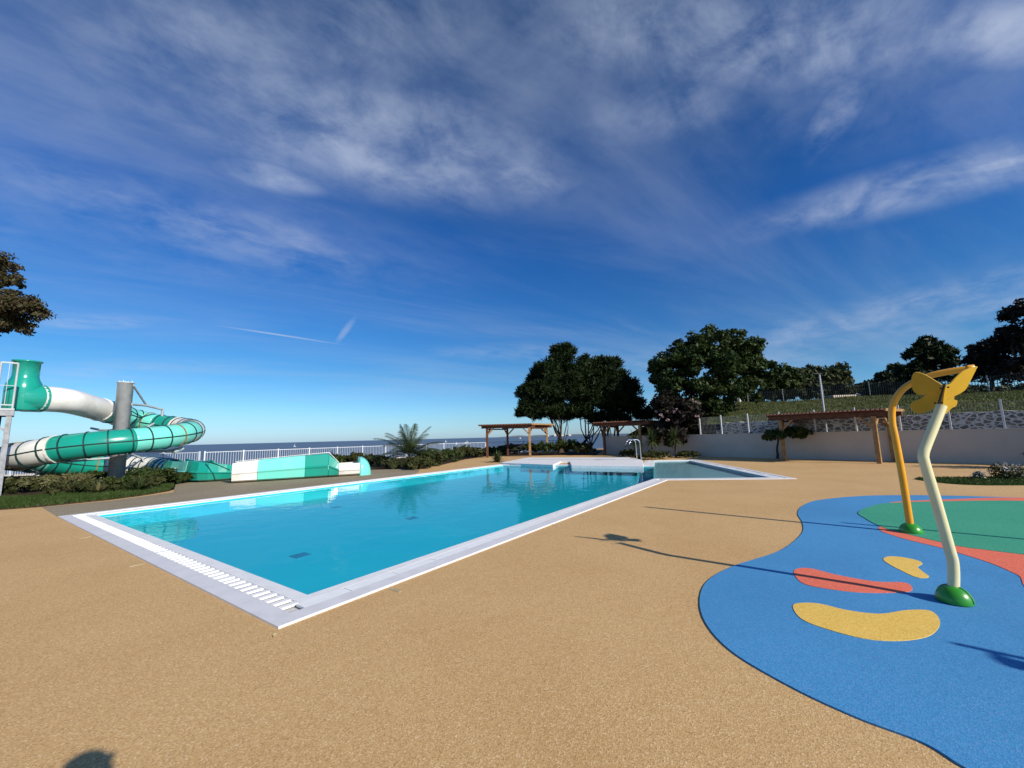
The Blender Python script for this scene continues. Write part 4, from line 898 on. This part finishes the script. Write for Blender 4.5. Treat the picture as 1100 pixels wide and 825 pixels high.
# ================================================================ LIGHT POLE, WHITE BLOCK, LAMP ON BANK
lp = at(887, 463, 22.5); zt2 = at(881, 401, 22.5).z; tcol = t_of(884)
base = along(tcol, .65, 0); Yp = base.y; z1_ = at(881, 402, Yp).z
lpo = empty('light_pole', (base.x, base.y, 0), label='tall slim pale light pole rising behind the wire fence', cat='light pole'); bpy.context.view_layer.update()
PB(MB().tube([(base.x, base.y, 0), (base.x, base.y, z1_)], [.06, .04], 10), 'pole', M['paintgrey'], lpo)
PB(MB().box((base.x-.12, base.y, z1_+.03), (.42, .14, .06)), 'lamp_head', M['dark'], lpo, bevel=.01)
bb = at(905, 430, 42); tb = empty('low_hut', bb, label='low pale flat block with a bright white end on the bank', cat='hut'); bpy.context.view_layer.update()
w0 = at(894, 431, 42); w1 = at(919, 430, 42); zt3 = at(905, 424.5, 42).z
PB(MB().box(((w0.x+w1.x)/2, 42.5, (w0.z+zt3)/2-.3), (w1.x-w0.x, 1.5, zt3-w0.z+.6)), 'body', M['wall'], tb, bevel=.02)
PB(MB().box((w1.x+.25, 42.3, (w0.z+zt3)/2-.1), (.5, 1.0, zt3-w0.z+.5)), 'white_end', M['white'], tb, bevel=.02)
gb = at(793.5, 430, 36); go = empty('globe_lamp', gb, label='small white globe lamp on the bank right of the huge tree', cat='lamp'); bpy.context.view_layer.update()
PB(MB().lathe([(.22*math.sin(a), -.22*math.cos(a)) for a in np.linspace(0.01, math.pi-.01, 10)], gb, 16), 'globe', M['white'], go); PB(MB().tube([gb-Vector((0, 0, 1.3)), gb-Vector((0, 0, .2))], .04, 8), 'post', M['dark'], go)

# ================================================================ SPRAY FEATURES
def domebase(c, r, h, p, seam=True):
    prof = [(r*math.cos(a), h*math.sin(a)) for a in np.linspace(0, math.pi/2-.02, 12)]
    o = PB(MB().lathe([(r*.97, 0), (r, .015)]+[(x, z+.015) for x, z in prof[1:]], (c.x, c.y, .018), 32), 'dome_base', M['dome'], p)
    if seam:
        d = Vector((.35, -.94, 0)).normalized(); pts = [c+d*(r*1.004*math.cos(a))+Vector((0, 0, .034+h*1.004*math.sin(a))) for a in np.linspace(0, math.pi, 20)]
        PB(MB().tube(pts, .004, 5), 'dome_seam', M['bolt'], p)
wp = empty('butterfly_sprayer', g(1026, 648), label='cream crooked post with a yellow butterfly on top and a green dome foot', cat='water sprayer'); bpy.context.view_layer.update()
Yw = g(1026, 648).y
cbase = g(1026, 648)
domebase(cbase, .125, .125, wp)
P = [Vector((cbase.x, cbase.y, .1))]+[at(x, y, Yw) for x, y in ((1024.5, 618), (1023.5, 603), (1020, 590), (1006, 540), (993.5, 498), (992, 488), (995, 478), (1003, 458), (1011.5, 436))]
PB(MB().tube(spline(P, 5), .041, 20), 'post', M['cream'], wp)
def plate(px, Yf, name, th=.014):
    pts = [at(x, y, Yf(x, y)) for x, y in px]
    a, b, c_ = pts[0], pts[len(pts)//3], pts[2*len(pts)//3]; nr_ = (b-a).cross(c_-a).normalized()
    cen_ = sum(pts, Vector())/len(pts); pts = [p-nr_*(p-cen_).dot(nr_) for p in pts]
    n = len(pts); vs = [p+nr_*th/2 for p in pts]+[p-nr_*th/2 for p in pts]
    return PB(MB().add(vs, [tuple(range(n)), tuple(range(2*n-1, n-1, -1))]+[(i, (i+1) % n, n+(i+1) % n, n+i) for i in range(n)]), name, M['wing'], wp, bevel=.003)
def z3(L_): return [tuple(v)[:2] for v in closed([(940+x/5.894, 380+y/5.894, 0) for x, y in L_], 5)]
lw = lambda x, y: Yw-.02+(1014-x)*.0042+(y-412)*.0038
rw_ = lambda x, y: Yw+.03+(x-1014)*.0045+(y-412)*.0038
upl = z3([(243, 124), (270, 117), (315, 130), (380, 168), (438, 208), (425, 222), (350, 245), (290, 262), (252, 245), (234, 215), (230, 165)])
lol = z3([(438, 212), (420, 250), (405, 322), (345, 358), (290, 377), (245, 368), (222, 325), (250, 298), (295, 280), (330, 250), (380, 228)])
upr = z3([(440, 212), (470, 192), (510, 150), (560, 108), (640, 80), (632, 105), (600, 170), (565, 230), (500, 268), (450, 290), (425, 320)])
lor = z3([(455, 290), (495, 268), (497, 288), (517, 298), (508, 330), (480, 345), (440, 382), (428, 350), (424, 320)])
plate(upl, lw, 'wing'); plate(lol, lambda x, y: lw(x, y)+.02, 'wing'); plate(upr, rw_, 'wing'); plate(lor, lambda x, y: rw_(x, y)+.02, 'wing')
PB(MB().tube([at(1014.5, 413, Yw-.02), at(1007.5, 437, Yw+.06)], [.007, .012], 10), 'body', M['bolt'], wp)
for x, y in ((1010.5, 417), (1018.5, 416), (1004.5, 433), (1011.5, 432.5)):
    c = at(x, y, Yw-.045); n = (Vector((0, 0, HC))-c).normalized(); PB(MB().tube([c-n*.03, c+n*.004], .009, 8), 'bolt', M['bolt'], wp)
yp = empty('arch_sprayer', g(979, 573), label='tall amber hooked pipe with a green dome foot standing in the green patch', cat='water sprayer'); bpy.context.view_layer.update()
yb = g(979, 573); Y0 = yb.y; domebase(yb, .135, .125, yp, False); sdv = SD
def arc(px, py):                                                     # point in the arch's own vertical plane through its foot
    d = ray(px, py); nrm = Vector((sdv.y, -sdv.x, 0)); t = (yb-Vector((0, 0, HC))).dot(nrm)/d.dot(nrm); return Vector((0, 0, HC))+d*t
def pl(s_, z): return Vector((yb.x+SD.x*s_, yb.y+SD.y*s_, z))
P = [pl(0, .1), pl(-.005, .8), pl(-.02, 1.4), pl(-.03, 1.68), pl(0, 1.92), pl(.10, 2.13), pl(.25, 2.27), pl(.45, 2.36), pl(.65, 2.40), pl(.88, 2.42)]
PB(MB().tube(spline(P, 7), .046, 20), 'pipe', M['amber'], yp)
PB(MB().lathe([(.052, -.02), (.052, .05), (0, .05)], (0, 0, 0), 16), 'nozzle', M['amber'], yp)
nz_ = [c for c in yp.children if c.name.startswith('nozzle')][0]; nz_.parent = yp; nz_.matrix_parent_inverse = Matrix(); nz_.location = pl(.87, 2.42)-yb; nz_.rotation_euler = Vector((SD.x, SD.y, .05)).to_track_quat('Z', 'Y').to_euler()
# two more sprayers of the same pad, just right of the picture; their shadows fall into it
k = 1/math.tan(SUN_EL)
def sprayer(sx_, sy_, top, label, bucket):
    f = Vector((sx_+SD.x*top*k, sy_+SD.y*top*k, 0)); r_ = empty('bucket_sprayer' if bucket else 'pole_sprayer', f, label=label, cat='water sprayer'); bpy.context.view_layer.update(); domebase(f, .135, .125, r_, False)
    PB(MB().tube([f+Vector((0, 0, .1)), f+Vector((0, 0, top))], .026 if bucket else .035, 14), 'post', M['amber'], r_)
    if bucket:
        s0_ = f+Vector((0, 0, top-.25)); sdq = Vector((-SD.y, SD.x, 0)); 
        PB(MB().lathe([(0, 0), (.05, 0), (.085, .17), (.08, .17), (.045, .02)], f+Vector((-.09, -.10, top-.30)), 20), 'bucket', M['wing'], r_)
        PB(MB().tube([f+Vector((0, 0, top-.1)), f+Vector((-.09, -.10, top-.1))], .02, 8), 'hinge', M['galv'], r_)
ps = g(1022, 692); sprayer(ps.x, ps.y, 2.05, 'amber post with a tipping bucket outside the right of the picture', True)
ps = g(905, 562); sprayer(ps.x, ps.y, 2.3, 'plain slim amber post outside the right of the picture', False)

# ================================================================ SMALL THINGS
lf = g(295, 683); V, Q = leaves(np.array([[0, 0, .01]]), np.array([[0, 0, 1.]]), .03, 1.5, .2)
o = npmesh('fallen_leaf', V, Q, mat('dry_leaf', (.75, .62, .30), .7, .2)); o.location = lf; tag(o, 'dry cream leaf lying just below the near pool corner', 'leaf')
for (px, py, a, lb) in ((147, 607, .3, 'small pale inset plate left of the slatted grating'), (91, 577.5, .3, 'small pale inset plate near the far left pool corner'), (596, 564, .9, 'small pale inset plate by the right pool edge nearer the camera'), (629, 554.5, .9, 'small pale inset plate by the right pool edge farther away'), (425, 634, .9, 'faint pale inset plate right of the near pool corner')):
    p = g(px, py); tag(MB().box((p.x, p.y, .002), (.16, .05, .006), math.atan2(uL.y, uL.x) if px > 200 else math.atan2(uL.y, uL.x)+1.57).build('inset_plate', mat('pale_inset', (.52, .42, .24), .7, .2)), lb, 'inset plate')
# sailing boats, far
GB2 = 'sailing boats far out at sea'
def boat(px, Yd, h, label):
    h *= .6; d = ray(px, 470); r_ = empty('sailing_boat', (d.x/d.y*Yd, Yd, -6.5), label=label, cat='boat', group=GB2)
    MB().prism([(-h*.35, -h*.08), (h*.2, -h*.1), (h*.42, 0), (h*.2, h*.1), (-h*.35, h*.08)], 0, h*.12).build('hull', M['white'], r_)
    MB().tube([(0, 0, 0), (0, 0, h)], h*.012, 6).build('mast', M['white'], r_)
    MB().add([(.02*h, 0, .16*h), (.02*h, 0, h*.97), (-.33*h, .06*h, .18*h), (.02*h, .03*h, .16*h), (.02*h, .02*h, h*.97), (-.33*h, .08*h, .18*h)], [(0, 1, 2), (5, 4, 3), (0, 3, 4, 1), (1, 4, 5, 2), (2, 5, 3, 0)]).build('sail', M['white'], r_)
boat(479, 900, 9, 'leftmost tiny white sailing boat between the palm and the first pergola'); boat(490.5, 520, 6, 'nearest tiny white sailing boat of the three left of the first pergola'); boat(502, 600, 8, 'tiny white sailing boat closest to the first pergola'); boat(317, 700, 9, 'lone white sailing boat above the run-out trough'); boat(559, 1500, 14, 'tiny sailing boat seen through the first pergola')
# far white buildings on the coast line
for i, (px, w_, h_, lb) in enumerate([(588, 40, 15, 'leftmost distant white building on the far coast'), (596, 24, 24, 'tall distant white building on the far coast'), (603, 60, 13, 'wide low distant white building on the far coast'), (612, 30, 16, 'distant white building behind the pine trunks')]):
    d = ray(px, 466); p = Vector((d.x/d.y*5150, 5150, -7)); r_ = empty('far_building', p, label=lb, cat='building', group='white buildings on the far coast')
    MB().box((0, 0, h_/2), (w_, 30, h_)).build('wall', M['wall'], r_); MB().prism([(-w_/2-1, -16), (w_/2+1, -16), (w_/2+1, 16), (-w_/2-1, 16)], h_, h_+3).build('roof', M['white'], r_)

# ================================================================ PERSON (stands beside the camera, only the head's shadow is in the picture)
pf = Vector((.37, -.01, 0))
person = empty('person', pf, label='standing person in a navy shirt and jeans beside the camera', cat='person'); bpy.context.view_layer.update()
def skin(name, verts, edges, rads, m, root=0, sub=2):
    me = bpy.data.meshes.new(name); me.from_pydata(verts, edges, []); me.update(); me.materials.append(m); o = link(bpy.data.objects.new(name, me)); o.parent = person
    sk = o.modifiers.new('skin', 'SKIN'); 
    if not me.skin_vertices: 
        bmx = bmesh.new(); bmx.from_mesh(me); bmx.verts.layers.skin.verify(); bmx.to_mesh(me); bmx.free()
    for i, r_ in enumerate(rads): me.skin_vertices[0].data[i].radius = r_ if hasattr(r_, '__len__') else (r_, r_)
    me.skin_vertices[0].data[root].use_root = True; sk.use_smooth_shade = True
    sb = o.modifiers.new('sub', 'SUBSURF'); sb.levels = sub; sb.render_levels = sub; return o
V_ = [(0, 0, .98), (0, 0, 1.18), (0, 0, 1.38), (0, .01, 1.53), (0, .01, 1.60), (0, .02, 1.68), (0, .025, 1.77), (0, .02, 1.83),
      (.10, 0, .92), (.11, .01, .50), (.11, -.01, .09), (.12, .13, .035), (-.10, 0, .92), (-.11, .01, .50), (-.11, -.01, .09), (-.12, .13, .035),
      (.18, 0, 1.47), (.24, -.02, 1.18), (.25, .04, .93), (-.18, 0, 1.47), (-.24, -.02, 1.18), (-.25, .04, .93)]
E_ = [(0, 1), (1, 2), (2, 3), (3, 4), (4, 5), (5, 6), (6, 7), (0, 8), (8, 9), (9, 10), (10, 11), (0, 12), (12, 13), (13, 14), (14, 15), (2, 16), (16, 17), (17, 18), (2, 19), (19, 20), (20, 21)]
R__ = [(.15, .11), (.13, .10), (.16, .11), (.06, .06), (.055, .055), (.075, .09), (.078, .095), (.05, .06), .09, .06, .04, .035, .09, .06, .04, .035, .055, .042, .028, .055, .042, .028]
skin('body', V_, E_, R__, M['orange_skin'])
skin('shirt', [(0, 0, 1.02), (0, 0, 1.2), (0, 0, 1.40), (0, 0, 1.49), (.19, 0, 1.46), (.24, -.01, 1.28), (-.19, 0, 1.46), (-.24, -.01, 1.28)], [(0, 1), (1, 2), (2, 3), (2, 4), (4, 5), (2, 6), (6, 7)], [(.175, .13), (.155, .12), (.18, .13), (.08, .08), .075, .065, .075, .065], M['shirt'])
skin('trousers', [(0, 0, .98), (.10, 0, .88), (.11, .01, .50), (.11, -.01, .11), (-.10, 0, .88), (-.11, .01, .50), (-.11, -.01, .11)], [(0, 1), (1, 2), (2, 3), (0, 4), (4, 5), (5, 6)], [(.165, .125), .105, .078, .065, .105, .078, .065], M['denim'])
skin('hair', [(0, 0, 1.74), (0, 0, 1.80), (0, .01, 1.85)], [(0, 1), (1, 2)], [(.085, .095), (.088, .10), (.06, .07)], M['hair'])
for s_ in (-1, 1):                                                   # hands: palm, four fingers, thumb
    hv = [(s_*.25, .04, .93), (s_*.252, .05, .86)]; he = [(0, 1)]; hr_ = [(.028, .02), (.04, .018)]
    for j, (dx, ln_) in enumerate(((-.03, .075), (-.01, .085), (.01, .08), (.03, .062))):
        b_ = len(hv); hv += [(s_*.252, .05+dx, .835), (s_*.25, .055+dx, .835-ln_*.5), (s_*.24, .062+dx, .835-ln_)]; he += [(1, b_), (b_, b_+1), (b_+1, b_+2)]; hr_ += [.0095, .009, .007]
    b_ = len(hv); hv += [(s_*.245, .095, .875), (s_*.235, .115, .84)]; he += [(0, b_), (b_, b_+1)]; hr_ += [.012, .009]
    skin('hand', hv, he, hr_, M['orange_skin'], 0, 1)
fm = MB().lathe([(.001, -.02), (.012, -.01), (.014, .008), (.001, .02)], (0, .125, 1.735), 8); fm.build('nose', M['orange_skin'], person)
for s_ in (-1, 1):
    MB().lathe([(.012*math.sin(a), -.012*math.cos(a)) for a in np.linspace(.01, 3.13, 7)], (s_*.032, .11, 1.76), 10).build('eye', M['white'], person)
    MB().lathe([(.02*math.sin(a), -.03*math.cos(a)) for a in np.linspace(.01, 3.13, 7)], (s_*.088, .01, 1.745), 8).build('ear', M['orange_skin'], person)
MB().box((0, .118, 1.695), (.045, .01, .008)).build('mouth', mat('lips', (.4, .15, .13), .5, .3), person)
